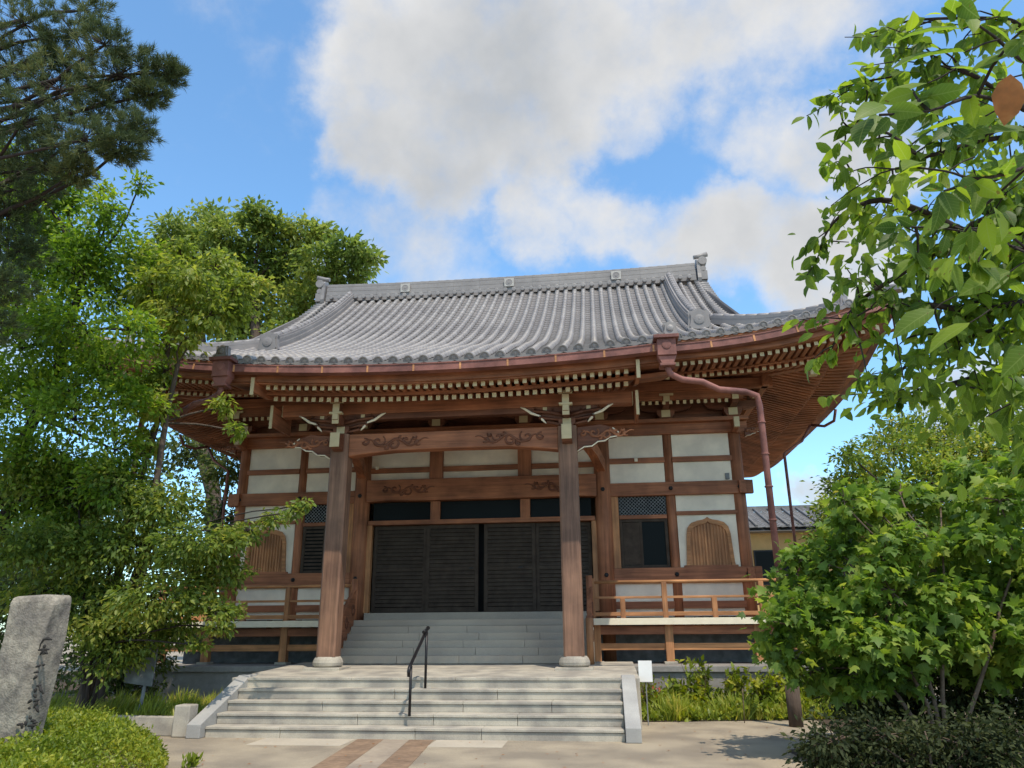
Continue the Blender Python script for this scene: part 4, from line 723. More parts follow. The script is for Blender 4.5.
# gables: dark boarded triangle and barge boards
for sx in (1, -1):
    zb = 7.45+S(VS)-.1; prof = [(YC-HY+VS-.2+t, 0) for t in (0,)]
    us = [VS-.1+(UR-VS+.1)*i/10 for i in range(11)]
    poly = [(YE+u, 7.45+S(u)-.12) for u in us]+[(2*YC-YE-u, 7.45+S(u)-.12) for u in us[::-1]]
    E().prism(poly, 'x', sx*XG-.05, sx*XG+.05).build('gable_wall', M['plaster'], T)
    for q in (1, -1):
        bb = E(); yy = lambda u: YE+u if q > 0 else 2*YC-YE-u
        vs = []
        for u in us:
            z = 7.45+S(u)
            for dx, dz in ((-.04, -.42), (.04, -.42), (.04, -.06), (-.04, -.06)): vs.append((sx*(XV-.1)+dx, yy(u), z+dz))
        bb.add(vs, [(4*i+j, 4*i+(j+1) % 4, 4*i+4+(j+1) % 4, 4*i+4+j) for i in range(10) for j in range(4)]+[(0, 1, 2, 3), (40, 41, 42, 43)]); bb.build('gable_barge_board', M['wy'], T)
        vt = E()                                    # short cover tiles laid across the verge
        for i in range(26):
            u = VS-.55+(UR-VS+.5)*i/25
            z = 7.45+S(u)+.05; vt.tube([(sx*(XV-.28), yy(u), z+.03), (sx*(XV+.16), yy(u), z-.02)], .075, 8, smooth=True)
        vt.build('verge_tiles', M['tile'], T)
# ridges
def ridge(path, wid, hts, name, cap=.085, side=None):
    """stacked flat courses with a round cap along a path of surface points"""
    b = E(); z0 = 0; z = Vector((0, 0, 1)); path = [Vector(p) for p in path]
    for i, h in enumerate(hts):
        w = wid-.025*i - (.03 if i % 2 else 0)
        for p, q in zip(path[:-1], path[1:]): b.beam(p+z*(z0+h/2), q+z*(z0+h/2)+(q-p)*.004, w, h-.006)
        z0 += h
    r = b.build(name, M['tile'], T)
    b = E()
    for p, q in zip(path[:-1], path[1:]):
        n = max(1, int((q-p).length/.28))
        for i in range(n): b.tube([p.lerp(q, i/n)+z*(z0+.01), p.lerp(q, (i+1)/n)+z*(z0+.01)], [cap*1.06, cap*.97], 8)
    b.build('ridge_cap_tiles', M['tile'], r); return r, z0
ZR = 7.45+S(8.45)
rp = [(x, YC, ZR-.06+.10*(abs(x)/6.6)**2.4) for x in np.linspace(-6.55, 6.55, 15)]
mr_, hr = ridge(rp, .52, [.13, .10, .09, .09, .09, .09, .09], 'main_ridge')
b = E(); 
for k in range(-21, 22):
    x = k*.30; p = Vector((x, YC-.30, ZR+.03+.10*(abs(x)/6.6)**2.4)); MB().lathe(p, [(.075, 0), (.075, .12), (.05, .125)], 10, 'y').build('small_round_tile', M['tile'], mr_)
for x in (-3.62, .12, 3.85):
    z = ZR+.20+.10*(abs(x)/6.6)**2.4
    e_ = bx('crest_tile', M['tilewhite'], mr_, x-.17, x+.17, YC-.285, YC-.255, z, z+.32, bevel=.008)
    b = E(); b.lathe((x, YC-.285, z+.16), [(.12, 0), (.12, .006), (.095, .006), (.095, .001)], 16, 'y'); b.lathe((x, YC-.287, z+.16), [(.05, 0), (.05, .008)], 5, 'y'); b.build('crest_mark', M['tile'], e_)
def onigawara(c, fdir, w, h, name='demon_face_ridge_tile', crown=True):
    """ridge-end tile: shouldered plate with side fins, rim and a raised boss"""
    f = Vector(fdir).normalized(); s = f.cross(Vector((0, 0, 1))).normalized(); z = Vector((0, 0, 1)); c = Vector(c)
    o = [(-.5, 0), (-.56, .12), (-.5, .3), (-.46, .62), (-.5, .78), (-.42, .86), (-.26, .86), (-.14, .92), (0, .95), (.14, .92), (.26, .86), (.42, .86), (.5, .78), (.46, .62), (.5, .3), (.56, .12), (.5, 0), (.2, -.08), (-.2, -.08)]
    b = E(); n = len(o)
    for sc, d0, d1 in ((1, 0, .12), (.8, .12, .16)):
        vs = [c+s*(a*w*sc)+z*((e_-.45)*h*sc+.45*h)+f*d for d in (d0, d1) for a, e_ in o]
        b.add(vs, [tuple(range(n)), tuple(range(n, 2*n))[::-1]]+[(i, (i+1) % n, n+(i+1) % n, n+i) for i in range(n)])
    t = b.build(name, M['tile'], T)
    b = E(); N = 14
    cc = c+z*(.45*h)+f*.16
    for r0, dz in ((.24, -.012), (.10, -.008)):
        vs = [cc+(s*math.cos(2*math.pi*j/N)+z*math.sin(2*math.pi*j/N))*w*r_+f*d for r_, d in ((r0, 0), (r0, .03+dz), (r0*.55, .04+dz), (r0*.05, .042+dz)) for j in range(N)]
        b.add(vs, [(a*N+j, a*N+(j+1) % N, (a+1)*N+(j+1) % N, (a+1)*N+j) for a in range(3) for j in range(N)])
    b.build('boss', M['tile'], t); return t
for sx in (1, -1):
    # main ridge end: tall stepped end with rolls and a projecting top tile
    x = sx*6.6; z = ZR+.02
    e_ = onigawara((x, YC, z-.05), (sx, 0, 0), .62, 1.0)
    b = E()
    b.tube([(x-.05*sx, YC, z+1.0), (x+sx*.12, YC, z+1.02), (x+sx*.42, YC, z+1.10)], [.07, .075, .09], 12); b.tube([(x+sx*.2, YC-.32, z+.72), (x+sx*.2, YC+.32, z+.72)], .15, 14); b.tube([(x+sx*.2, YC-.3, z+.42), (x+sx*.2, YC+.3, z+.42)], .10, 12)
    b.box(*sorted((x+sx*.05, x+sx*.33)), YC-.3, YC+.3, z+.02, z+.34); b.build('ridge_end_rolls', M['tile'], e_)
    # descending ridges, front and back
    for q in (1, -1):
        yy = lambda u: YE+u if q > 0 else 2*YC-YE-u
        us = np.linspace(2.5, 8.2, 13); path = [(sx*5.62, yy(u), 7.45+S(u)) for u in us]
        ridge(path, .42, [.09, .08, .08, .07, .07, .07], 'descending_ridge')
        onigawara((sx*5.62, yy(2.42), 7.45+S(2.45)-.02), (0, -q, 0), .54, .60)
        # hip ridges
        hp = []
        for i in range(11):
            v = VS-.25-(VS-.25-.95)*i/10; hp.append((sx*(XE-v), yy(v), 7.45+S(v)+lift(v, v)))
        ridge(hp, .36, [.09, .08, .08], 'hip_ridge', .08)
        v = .88; onigawara((sx*(XE-v), yy(v), 7.45+S(v)+lift(v, v)-.02), (sx, -q, 0), .42, .55)
        hp = [(sx*(XE-v), yy(v), 7.45+S(v)+lift(v, v)+(.02 if v > .3 else .06)) for v in (.85, .6, .35, .1, -.12)]
        ridge(hp, .26, [.06, .05], 'hip_ridge_tail', .07)
for s in (-1, 1):                                   # porch verge: a line of cover tiles down each edge with a small end tile
    onigawara((s*4.42, KY+.02, 6.74), (0, -1, 0), .26, .30, 'verge_end_tile')
# ------------------------------------------------------------------ stone steps, handrail, small things in front
ST = thing('stone_steps', 'wide pale granite steps with sloping side walls leading up to the porch', 'steps', (0, -2, 0))
H0, RI, TR, Y0, WR = .783, .1566, .3255, -1.6176, 3.2
b = MB(); b.add([(-3.5, 1.62, -.05), (-3.5, Y0-.02, -.05), (3.5, Y0-.02, -.05), (3.5, 1.62, -.05), (-3.5, 1.62, .90), (-3.5, Y0, H0-.006), (3.5, Y0, H0-.006), (3.5, 1.62, .90)],
                [(0, 1, 2, 3), (4, 7, 6, 5), (0, 4, 5, 1), (1, 5, 6, 2), (2, 6, 7, 3), (3, 7, 4, 0)])
b.build('landing', M['granite'], ST, bevel=.008)
joints = [[-3.2, -1.35, .45, 2.0, 3.2], [-3.2, -.5, 1.2, 3.2], [-3.2, -1.6, .7, 2.1, 3.2], [-3.2, -.9, .3, 1.6, 3.2], [-3.2, -2.0, .1, 1.1, 3.2]]
for i in range(5):
    z1 = H0-i*RI; y1 = Y0-i*TR; z0 = z1-RI
    b = MB()
    for a, c_ in zip(joints[i][:-1], joints[i][1:]):
        back = y1+TR+.04 if i else y1+.5
        b.box(a+.003, c_-.003, y1-.022, back, z1-.045+(.001*i), z1+.001*(i == 0)); b.box(a+.003, c_-.003, y1, back, z0-(.03 if i == 4 else .0), z1-.047)
    b.build('step', M['granite'], ST, bevel=.007)
for s in (-1, 1):
    y2 = Y0-4*TR-.16
    b = MB(); b.prism([(Y0+.35, 0), (y2, 0), (y2, .20), (Y0+.10, H0+.03), (Y0+.35, H0+.03)], 'x', *sorted((s*3.205, s*3.43))); b.build('side_wall', M['cheek'], ST, bevel=.012)
HR = thing('handrail', 'black iron handrail on two posts in the middle of the stone steps', 'handrail', (-.03, -2.3, .3))
MB().tube([(-.04, -2.74, .30), (-.04, -2.74, 1.02)], .022, 10).build('post', M['metal'], HR)
MB().tube([(-.03, -1.78, .62), (-.03, -1.78, 1.52)], .022, 10).build('post', M['metal'], HR)
MB().tube([(-.04, -2.86, .87), (-.04, -2.88, .95), (-.04, -2.84, 1.0), (-.04, -2.74, 1.05), (-.03, -1.78, 1.55), (-.03, -1.70, 1.585), (-.03, -1.64, 1.575), (-.03, -2.02, 1.51)], .026, 10).build('rail', M['metal'], HR)

# standing stone with engraved column of writing
SG = thing('stone_monument', 'tall weathered stone pillar engraved with a column of characters behind the hedge', 'stone monument', (-3.45, -6.3, 0))
b = MB(); lv = [(0, 1.04), (.5, 1.0), (1.0, .98), (1.5, .96), (1.88, .95), (1.94, .90), (1.955, .8)]
lv = [(z, k) for z, k in lv]; vs = []
for z, k in lv:
    for j, (x, y) in enumerate([(-.31, -.22), (.13, -.22), (.20, -.16), (.20, .2), (-.31, .2)]):
        o = .012*math.sin(z*9+j*2.1); vs.append((-3.60-.13*(1-z/1.9)+x*k+o, -6.3+y*k+o*.7, z+(.03*math.sin(j*2.4) if z > 1.8 else 0)))
n = 5; b.add(vs, [(i*n+j, i*n+(j+1) % n, (i+1)*n+(j+1) % n, (i+1)*n+j) for i in range(len(lv)-1) for j in range(n)]+[tuple((len(lv)-1)*n+j for j in range(n)), tuple(range(n))[::-1]])
b.build('pillar', M['stone'], SG, bevel=.014)
b = MB()
for st in STROKES:
    pts = [(-3.345-.055*(1-z/1.9)+(x+3.2-.06*(z-1.4))*1.35-.006, -6.527, z) for x, z in st]
    if len(pts) == 2:
        p, q = Vector(pts[0]), Vector(pts[1]); pts = [p, p.lerp(q, .35)+Vector((.004, 0, .003)), p.lerp(q, .7), q]
        b.tube(pts, [.010, .017, .014, .006], 6)
    else: b.tube(pts, [.010]+[.017]*(len(pts)-2)+[.006], 6)
b.build('engraved_writing', M['engrave'], SG)
b = MB(); b.tube([(-3.42, -6.525, 1.36), (-3.42, -6.525, 1.42), (-3.39, -6.525, 1.475), (-3.34, -6.525, 1.485), (-3.29, -6.525, 1.47)], [.004, .008, .014, .02, .008], 6); b.build('chipped_edge', M['engrave'], SG)

WS = thing('notice_board', 'small blank white notice board standing beside the right end of the stone steps', 'notice board', (3.62, -1.0, 0))
bx('board', M['sign'], WS, 3.51, 3.74, -1.02, -1.0, .68, 1.02, bevel=.003); bx('post', M['greysign'], WS, 3.615, 3.635, -.998, -.98, 0, .95)
GS = thing('sign_board', 'weathered grey sign board on a single pole under the trees', 'sign board', (-4.95, -2.0, 0))
MB().tube([(-4.93, -1.97, 0), (-4.86, -1.97, .95)], .03, 8).build('pole', M['greysign'], GS)
b = MB(); b.prism([(-5.24, .72), (-4.72, .66), (-4.70, 1.40), (-5.22, 1.46)], 'y', -2.03, -2.0); bd = b.build('board', M['greysign'], GS, bevel=.004)
b = MB(); b.box(-5.14, -5.0, -2.037, -2.031, 1.24, 1.29); b.box(-4.9, -4.84, -2.037, -2.031, 1.2, 1.25); b.box(-5.16, -5.04, -2.037, -2.031, .98, 1.0); b.build('faded_marks', M['dark'], bd)
b = MB(); b.box(-3.72, -3.46, -2.98, -2.72, 0, .46); SB = b.build('stone_block', M['granite'], None, bevel=.02, label='small upright stone block at the left foot of the granite steps', category='stone block')
b = MB(); b.prism([(-7.2, -2.45), (-4.7, -2.78), (-3.74, -2.86), (-3.74, -2.72), (-4.7, -2.64), (-7.2, -2.3)], 'z', 0, .28)
b.build('bed_kerb', M['granite'], None, bevel=.015, label='low pale concrete kerb wall edging the planted bed left of the steps', category='kerb')
sheet('planting_bed', [(-12, -2.4), (-4.7, -2.66), (-3.5, -2.7), (-3.5, 1.5), (-7.7, 1.5), (-7.7, 14), (-18, 14), (-18, -2.4)], .012, M['soil'])
sheet('flower_bed', [(3.46, -.55), (6.2, -.1), (9, .2), (9, 1.55), (3.46, 1.55)], .012, M['soil'])
sheet('leaf_mould_bed', [(5.3, -3.6), (6.3, -2.8), (6.6, .1), (16, .4), (16, -7.5), (7.2, -7.2), (5.4, -5.6)], .012, M['soil'])
MB().tube([(5.27, -.55, 0), (5.29, -.55, .55)], .008, 6).build('plant_stake', M['twig'], None, label='thin bare stick standing in the paving by the flower bed', category='stake')

# neighbouring house on the right
NH = thing('neighbour_house', 'ochre walled house with brown-grey tiled roof beyond the hall', 'house', (14, 25, 0))
bx('wall', M['ochre'], NH, 9.2, 18, 22.3, 29, 0, 6.2, bevel=0)
b = MB(); zr = lambda y: 5.95+(y-21.4)*.34
for k in range(30):
    x = 8.4+k*.36
    for j in range(14):
        y = 21.4+j*.3; b.add([(x, y, zr(y)+.05), (x+.28, y, zr(y)+.05), (x+.36, y, zr(y)+.09), (x, y+.32, zr(y+.32)+.01), (x+.28, y+.32, zr(y+.32)+.01), (x+.36, y+.32, zr(y+.32)+.06), (x, y, zr(y)), (x+.36, y, zr(y)+.03)], [(0, 1, 4, 3), (1, 2, 5, 4), (6, 7, 2, 1, 0)])
for k in range(0, 30, 2): b.tube([(8.4+k*.36+.33, 21.4, zr(21.4)+.09), (8.4+k*.36+.33, 25.5, zr(25.5)+.09)], .06, 6)
rf = b.build('roof', M['tile2'], NH)
b = MB(); b.beam((8.4, 25.6, 7.45), (19.2, 25.6, 7.45), .3, .22); b.prism([(21.4, 5.8), (25.6, 7.22), (29.8, 5.8)], 'x', 8.5, 19.1); b.build('ridge_and_body', M['tile2'], rf)
for x0, x1 in ((10.05, 12.9), (14, 16.4)):
    w = bx('window', M['metal'], NH, x0, x1, 22.2, 22.29, 3.4, 5.0, bevel=.01); bx('pane', M['glass'], w, x0+.06, x1-.06, 22.19, 22.198, 3.46, 4.94, bevel=0)


# ------------------------------------------------------------------ vegetation
RG = np.random.default_rng(5)
def rdirs(n):
    d = RG.normal(size=(n, 3)); return d/np.linalg.norm(d, axis=1, keepdims=True)
def crown_pts(clumps, n, sub=11, flat=.8, spray=.34):
    """twig ends scattered over every clump, then leaves round each twig end"""
    cl = np.array(clumps, float); w = cl[:, 3]**2; w /= w.sum(); P, A, T_ = [], [], []
    for c, k in zip(cl, w):
        ns = max(4, int(sub*(1 if c[3] < 1.2 else 1.6))); d = rdirs(ns); rad = c[3]*(.35+.75*RG.random(ns)**.6); e = c[:3]+d*rad[:, None]*np.array([1, 1, flat]); T_ += [(c[:3], q) for q in e]
        m_ = max(3, int(n*k/ns))
        for q, dd in zip(e, d):
            off = RG.normal(size=(m_, 3))*c[3]*spray*np.array([1, 1, .62])*RG.uniform(.7, 1.25); P.append(q+off); A.append(dd*.5+off/max(c[3], .1)*.9+RG.normal(size=(m_, 3))*.55)
    return np.concatenate(P), np.concatenate(A), T_
def foliage(name, mt, parent, clumps, n, size, tpl=LEAF4, droop=.35, up=.9, sub=11, flat=.8, spray=.34, clip=None):
    P, A, tw = crown_pts(clumps, n, sub, flat, spray); A[:, 2] -= droop; k = len(P)
    if clip is not None:
        ok = clip(P); P, A = P[ok], A[ok]; k = len(P)
    N_ = RG.normal(size=(k, 3))*.6+np.array([0, 0, up]); sz = size*RG.uniform(.6, 1.3, k)
    return leafmesh(name, mt, parent, P, A, N_, sz, *tpl), tw
def limb(b, p, q, r0, r1, bend=.15, n=6, sides=7):
    p, q = Vector(p), Vector(q); L_ = (q-p).length; o = Vector(rdirs(1)[0])*L_*bend; o.z = abs(o.z)*.6
    pts = []
    for i in range(n):
        t = i/(n-1); pts.append(p.lerp(q, t)+o*math.sin(math.pi*t)+Vector(rdirs(1)[0])*L_*.012*(0 < i < n-1))
    b.tube(pts, [r0+(r1-r0)*t/(n-1) for t in range(n)], sides, cap=False)
def tree(name, label, cat, base, stems, clumps, mt, n, size, bark='bark', tpl=LEAF4, r=.16, group=None, twigs=True, leafname='crown', **k):
    t = thing(name, label, cat, base, group)
    b = MB(); tips = []
    for top in stems:
        limb(b, base if isinstance(base[0], float) or True else base, top, r, r*.45, .05, 8, 9); tips.append(Vector(top))
    starts = [(Vector(base).lerp(tp, f), r*(1-f*.6)) for tp in tips for f in (.45, .65, .82, 1.0)]
    for c in clumps:
        cv = Vector(c[:3]); s = min(starts, key=lambda a: (a[0]-cv).length+max(0, a[0].z-cv.z)*.6); limb(b, s[0], cv, min(s[1]*.5, .03+.05*c[3]), .012+.012*c[3], .12, 6, 6)
    fo, tw = foliage(leafname, M[mt], t, clumps, n, size, tpl, **k)
    if twigs:
        for p, q in tw: limb(b, p, q, .008+.008*size*4, .004, .1, 3, 3)
    b.build('trunk', M[bark], t, origin=base); return t
def pine(base, top, clumps, tufts, per):
    t = thing('pine_tree', 'dark green pine reaching into the top left corner of the sky', 'pine tree', base)
    b = MB(); limb(b, base, top, .17, .08, .04, 9, 10); P, A = [], []
    for c in clumps:
        cv = Vector(c[:3]); f = min(.97, max(.35, (cv.z-1.0)/top[2])); s = Vector(base).lerp(Vector(top), f); limb(b, s, cv, .045, .018, .14, 7, 6); r = c[3]
        for k in range(tufts):
            d = Vector(rdirs(1)[0]); e = cv+Vector((d.x, d.y, d.z*.62))*r*(.35+.8*RG.random()**.7)
            if k % 3 == 0: limb(b, cv, e, .008, .004, .1, 3, 3)
            g_ = (d*.7+Vector((0, 0, .45))).normalized(); dd = RG.normal(size=(per, 3))*.62+np.array(g_)
            P.append(np.repeat(np.array(e)[None], per, 0)+RG.normal(size=(per, 3))*.022); A.append(dd)
    P, A = np.concatenate(P), np.concatenate(A); leafmesh('needles', M['leaf_pine'], t, P, A, RG.normal(size=(len(P), 3)), .115*RG.uniform(.7, 1.25, len(P)), *NEEDLE); b.build('trunk', M['barkd'], t, origin=base)
pine((-7.4, -6.4, 0), (-6.6, -6.5, 11.0), PINE, 64, 46)
tree('broadleaf_tree', 'tall bright green broadleaf tree at left below the pine', 'tree', (-8.4, -2.6, 0), [(-6.8, -2.8, 8.2), (-8.4, -3.0, 7.8)], BROAD, 'leaf_broad', 40000, .12, 'barkd', r=.15, sub=13)
tree('cherry_tree', 'yellow-green tree with drooping leaves in front of the left roof corner', 'cherry tree', (-5.9, -2.2, 0), [(-5.3, -2.1, 7.2), (-4.9, -2.3, 6.4)], YELLOW, 'leaf_yellow', 8500, .135, 'bark', r=.09, droop=.8, sub=12)
tree('background_tree', 'large olive-green tree rising behind the left end of the roof', 'tree', (-14, 21, 0), [(-16, 21, 20), (-11, 21, 19), (-19, 21, 19)], BACKTREE, 'leaf_back', 26000, .36, 'bark', r=.5, sub=14)
tree('maple_tree', 'slender spreading tree whose low branch crosses the left wall of the hall', 'tree', (-5.7, -2.2, 0), [(-5.2, -2.6, 3.4), (-6.2, -2.6, 3.6), (-5.0, -2.4, 3.0)], MAPLE_L, 'leaf_maple_left', 32000, .105, 'barkd', r=.042, droop=.5, sub=14, flat=.6)
for i, (bx0, cs) in enumerate((((-12.5, 9, 0), [c for c in GAP if c[0] < -10.9]), ((-9.9, 9.2, 0), [c for c in GAP if c[0] >= -10.9]))):
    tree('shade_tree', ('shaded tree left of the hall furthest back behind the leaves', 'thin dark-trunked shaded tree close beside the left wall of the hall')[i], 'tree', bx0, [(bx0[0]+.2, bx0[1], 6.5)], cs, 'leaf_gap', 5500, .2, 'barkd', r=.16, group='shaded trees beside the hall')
tree('maple_shrub', 'multi-stemmed maple with large pale green lobed leaves right of the path', 'maple', (7.0, -4.4, 0), [(6.3, -4.3, 2.2), (7.4, -4.3, 2.5), (8.2, -4.4, 2.4), (5.9, -4.2, 1.6), (6.8, -4.6, 2.4)], MAPLE_R, 'leaf_maple_right', 11000, .135, 'twig', LOBED, .03, droop=.55, up=1.0, sub=12)
tree('round_tree', 'rounded olive-green tree behind the maple at right', 'tree', (10.6, 1.9, 0), [(10.4, 1.8, 4.2), (9.4, 1.8, 3.4)], RIGHTTREE, 'leaf_right_tree', 40000, .11, 'bark', r=.14, sub=14)
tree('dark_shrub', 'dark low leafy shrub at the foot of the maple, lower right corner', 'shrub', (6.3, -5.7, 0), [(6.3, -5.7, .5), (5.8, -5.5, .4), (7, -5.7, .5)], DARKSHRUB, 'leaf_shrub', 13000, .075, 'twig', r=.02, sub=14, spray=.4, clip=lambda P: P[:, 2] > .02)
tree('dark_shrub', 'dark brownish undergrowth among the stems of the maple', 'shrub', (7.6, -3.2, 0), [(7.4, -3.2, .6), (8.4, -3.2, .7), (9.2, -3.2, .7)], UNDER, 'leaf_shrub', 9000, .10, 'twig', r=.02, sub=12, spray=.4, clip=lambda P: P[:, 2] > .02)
for i, (x, y, h, lab) in enumerate(((-20, 14, 9, 'far leafy tree at left seen through the gaps between nearer trunks'), (-26, 2, 10, 'far leafy tree at the extreme left behind the broadleaf tree'), (22, 16, 7, 'distant leafy tree right of the neighbouring house'), (20, 4, 6, 'distant leafy tree behind the maple at the right edge'))):
    cs = [(x+RG.normal()*1.8, y+RG.normal()*1.2, h*(.25+.7*RG.random()), 1.5) for _ in range(14)]
    tree('far_tree', lab, 'tree', (x, y, 0), [(x, y, h*.8)], cs, 'leaf_gap' if x < 0 else 'leaf_right_tree', 6000, .3, 'barkd', r=.2, group='trees around the grounds', twigs=False)

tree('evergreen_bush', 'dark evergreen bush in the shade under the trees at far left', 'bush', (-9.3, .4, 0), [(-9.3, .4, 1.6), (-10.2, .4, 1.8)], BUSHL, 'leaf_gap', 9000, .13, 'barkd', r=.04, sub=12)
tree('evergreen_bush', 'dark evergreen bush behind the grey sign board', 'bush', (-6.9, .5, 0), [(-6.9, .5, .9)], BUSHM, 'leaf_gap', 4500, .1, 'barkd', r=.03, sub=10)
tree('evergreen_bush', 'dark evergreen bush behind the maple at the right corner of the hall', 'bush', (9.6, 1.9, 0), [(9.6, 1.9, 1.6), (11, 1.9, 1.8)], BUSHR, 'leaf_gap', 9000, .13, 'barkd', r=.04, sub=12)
# cherry overhead at the right: trunk outside the picture, boughs hanging in
CT = thing('overhanging_cherry', 'near cherry bough with big serrated leaves hanging into the upper right of the sky', 'cherry tree', (6.9, -11.2, 0))
b = MB(); tr = Vector((6.9, -11.2, 0)); hub = Vector((6.5, -11.4, 2.9)); limb(b, tr, hub, .14, .1, .03, 8, 10); hub2 = Vector((6.0, -12.4, 3.2)); limb(b, hub, hub2, .07, .05, .05, 5, 8)
LP, LA, LN, LS = [], [], [], []
def leaf_at(p, a, s, nrm=None): LP.append(p); LA.append(a); LN.append(nrm if nrm is not None else RG.normal(size=3)*.7+np.array([0, -.5, .6])); LS.append(s)
for bi, br in enumerate(CHERRY):
    pts = [Vector(p) for p in br]; near = bi in (9, 10, 11, 12)
    start = hub2 if near or pts[0].y < -12.3 else hub
    if bi in (0, 1, 6, 7, 8, 13, 14) : r0 = .022
    else: r0 = .012
    if bi == 0: r0 = .024
    if bi in (9, 10, 11, 12): r0 = .0055
    elif bi in (2, 3, 4, 5): r0 = .009
    if (pts[0]-hub).length > .05: limb(b, start, pts[0], max(r0*1.3, .008), r0, .06, 5, 7)
    # smooth the polyline
    sp = []
    for i in range(len(pts)-1):
        p0, p1, p2, p3 = pts[max(i-1, 0)], pts[i], pts[i+1], pts[min(i+2, len(pts)-1)]
        for j in range(4):
            t = j/4; sp.append(.5*((2*p1)+(-p0+p2)*t+(2*p0-5*p1+4*p2-p3)*t*t+(-p0+3*p1-3*p2+p3)*t**3))
    sp.append(pts[-1]); n = len(sp); b.tube(sp, [max(.0022, r0*(1-i/n)**.8) for i in range(n)], 6, cap=False)
    tot = 0; seg = 0.0
    for i in range(2, n):
        p = sp[i]; f = i/n; dirn = (sp[i]-sp[i-1]).normalized(); L_ = (sp[i]-sp[i-1]).length
        cnt = RG.poisson(L_*(60 if not near else 9))+(5 if i == n-1 else 0)
        for q in range(cnt):
            o = Vector(rdirs(1)[0])*.02; s = (.072 if not near else .07)*RG.uniform(.55, 1.25)
            a = np.array(dirn)*.55+RG.normal(size=3)*.6+np.array([0, 0, -.75]); leaf_at(np.array(p+o), a, s)
        # short side twigs with their own leaf bunch
        if RG.random() < (L_*13 if not near else L_*3):
            d = (dirn*.5+Vector(rdirs(1)[0])).normalized(); d.z = d.z*.5-.1; L2 = RG.uniform(.10, .34)*(1 if f > .2 else 1.3); e_ = p+d*L2; limb(b, p, e_, .004, .0018, .12, 4, 4)
            for q in range(int(5+L2*26)):
                t = RG.uniform(.25, 1.05); a = np.array(d)*.6+RG.normal(size=3)*.6+np.array([0, 0, -.7]); leaf_at(np.array(p.lerp(e_, t)), a, .075*RG.uniform(.5, 1.25))
# denser inner foliage towards the trunk
for c, r, k in (((5.05, -11.5, 3.0), .42, 230), ((5.1, -11.6, 2.6), .40, 200), ((5.0, -11.7, 3.5), .36, 170), ((4.75, -11.6, 2.75), .3, 170), ((5.3, -11.5, 2.35), .30, 90), ((4.55, -11.65, 2.5), .22, 80), ((4.95, -12.2, 3.85), .3, 60), ((4.45, -11.7, 3.05), .22, 60)):
    for q in range(k): leaf_at(np.array(c)+RG.normal(size=3)*r*.6, RG.normal(size=3)*.7+np.array([-.3, 0, -.7]), .09*RG.uniform(.55, 1.25))
for c in CHCORE:
    c = np.array(c); st_ = np.array(min((Vector(p) for br in CHERRY for p in br), key=lambda p: (p-Vector(c)).length))
    limb(b, st_, c, .005, .002, .1, 4, 4)
    for q in range(25): leaf_at(c+RG.normal(size=3)*.08, RG.normal(size=3)*.65+np.array([-.2, 0, -.75]), .062*RG.uniform(.55, 1.3))
for p, q in BIGLEAF:
    p, q = np.array(p), np.array(q); leaf_at(p, q-p, float(np.linalg.norm(q-p)), RG.normal(size=3)*.25+np.array([0, -.75, .5])); limb(b, p-(q-p)*.25+np.array([.03, 0, .02]), p, .002, .0015, .1, 3, 4)
leafmesh('leaves', M['leaf_cherry'], CT, np.array(LP), np.array(LA), np.array(LN), np.array(LS), *LEAF8)
op, oq = np.array(ORANGE[0]), np.array(ORANGE[1]); ol = leafmesh('orange_leaf', M['leaf_orange'], CT, [op], (oq-op)[None]*1.0, np.array([[.1, -.98, .1]]), np.array([.085]), [(x, y*1.35, z*.3) for x, y, z in LEAF8[0]], LEAF8[1]); ol['label'] = 'single withered orange leaf'
b.build('branches', M['barkd'], CT, origin=(6.9, -11.2, 0))

# clipped azalea hedge, lower left
def inpoly(x, y, poly):
    c = np.zeros(len(x), bool); j = len(poly)-1
    for i in range(len(poly)):
        xi, yi = poly[i]; xj, yj = poly[j]; c ^= ((yi > y) != (yj > y)) & (x < (xj-xi)*(y-yi)/(yj-yi+1e-9)+xi); j = i
    return c
HP = [(-8, -3.2), (-6, -3.4), (-4.8, -3.6), (-3.85, -4.0), (-3.05, -4.5), (-2.4, -5.3), (-1.95, -6.2), (-1.9, -8.4), (-8, -8.4)]
def edged(x, y, poly):
    d = np.full(len(x), 9.)
    for i in range(len(poly)):
        ax, ay = poly[i]; bx_, by = poly[(i+1) % len(poly)]; t = np.clip(((x-ax)*(bx_-ax)+(y-ay)*(by-ay))/((bx_-ax)**2+(by-ay)**2), 0, 1); d = np.minimum(d, np.hypot(x-ax-t*(bx_-ax), y-ay-t*(by-ay)))
    return d
AZ = thing('azalea_hedge', 'low bright yellow-green clipped azalea hedge in front of the stone pillar', 'hedge', (-4, -5.8, 0))
n = 95000; x = RG.uniform(-6.6, -1.7, n); y = RG.uniform(-8.4, -3.3, n); ok = inpoly(x, y, HP); x, y = x[ok], y[ok]; d = edged(x, y, HP)
h = .43*np.clip(d/.42, 0, 1)**.5*(1+.18*np.sin(x*2.3+1)*np.sin(y*2.7)+.16*np.sin(x*6.1)*np.cos(y*5.3)+.10*np.sin(x*13+y*4)*np.sin(y*11)); z = h*(1-.6*RG.random(len(x))**2.2)+RG.normal(size=len(x))*.022+.10*(RG.random(len(x))**9)
ok = ~((np.abs(x+3.66) < .36) & (np.abs(y+6.3) < .26)); x, y, z = x[ok], y[ok], z[ok]; k = len(x)
A = RG.normal(size=(k, 3))*.7+np.array([0, 0, .5]); leafmesh('leaves', M['leaf_azalea'], AZ, np.stack([x, y, np.maximum(z, .02)], 1), A, RG.normal(size=(k, 3))*.75+np.array([0, -.2, .7]), RG.uniform(.025, .07, k), *LEAF4)
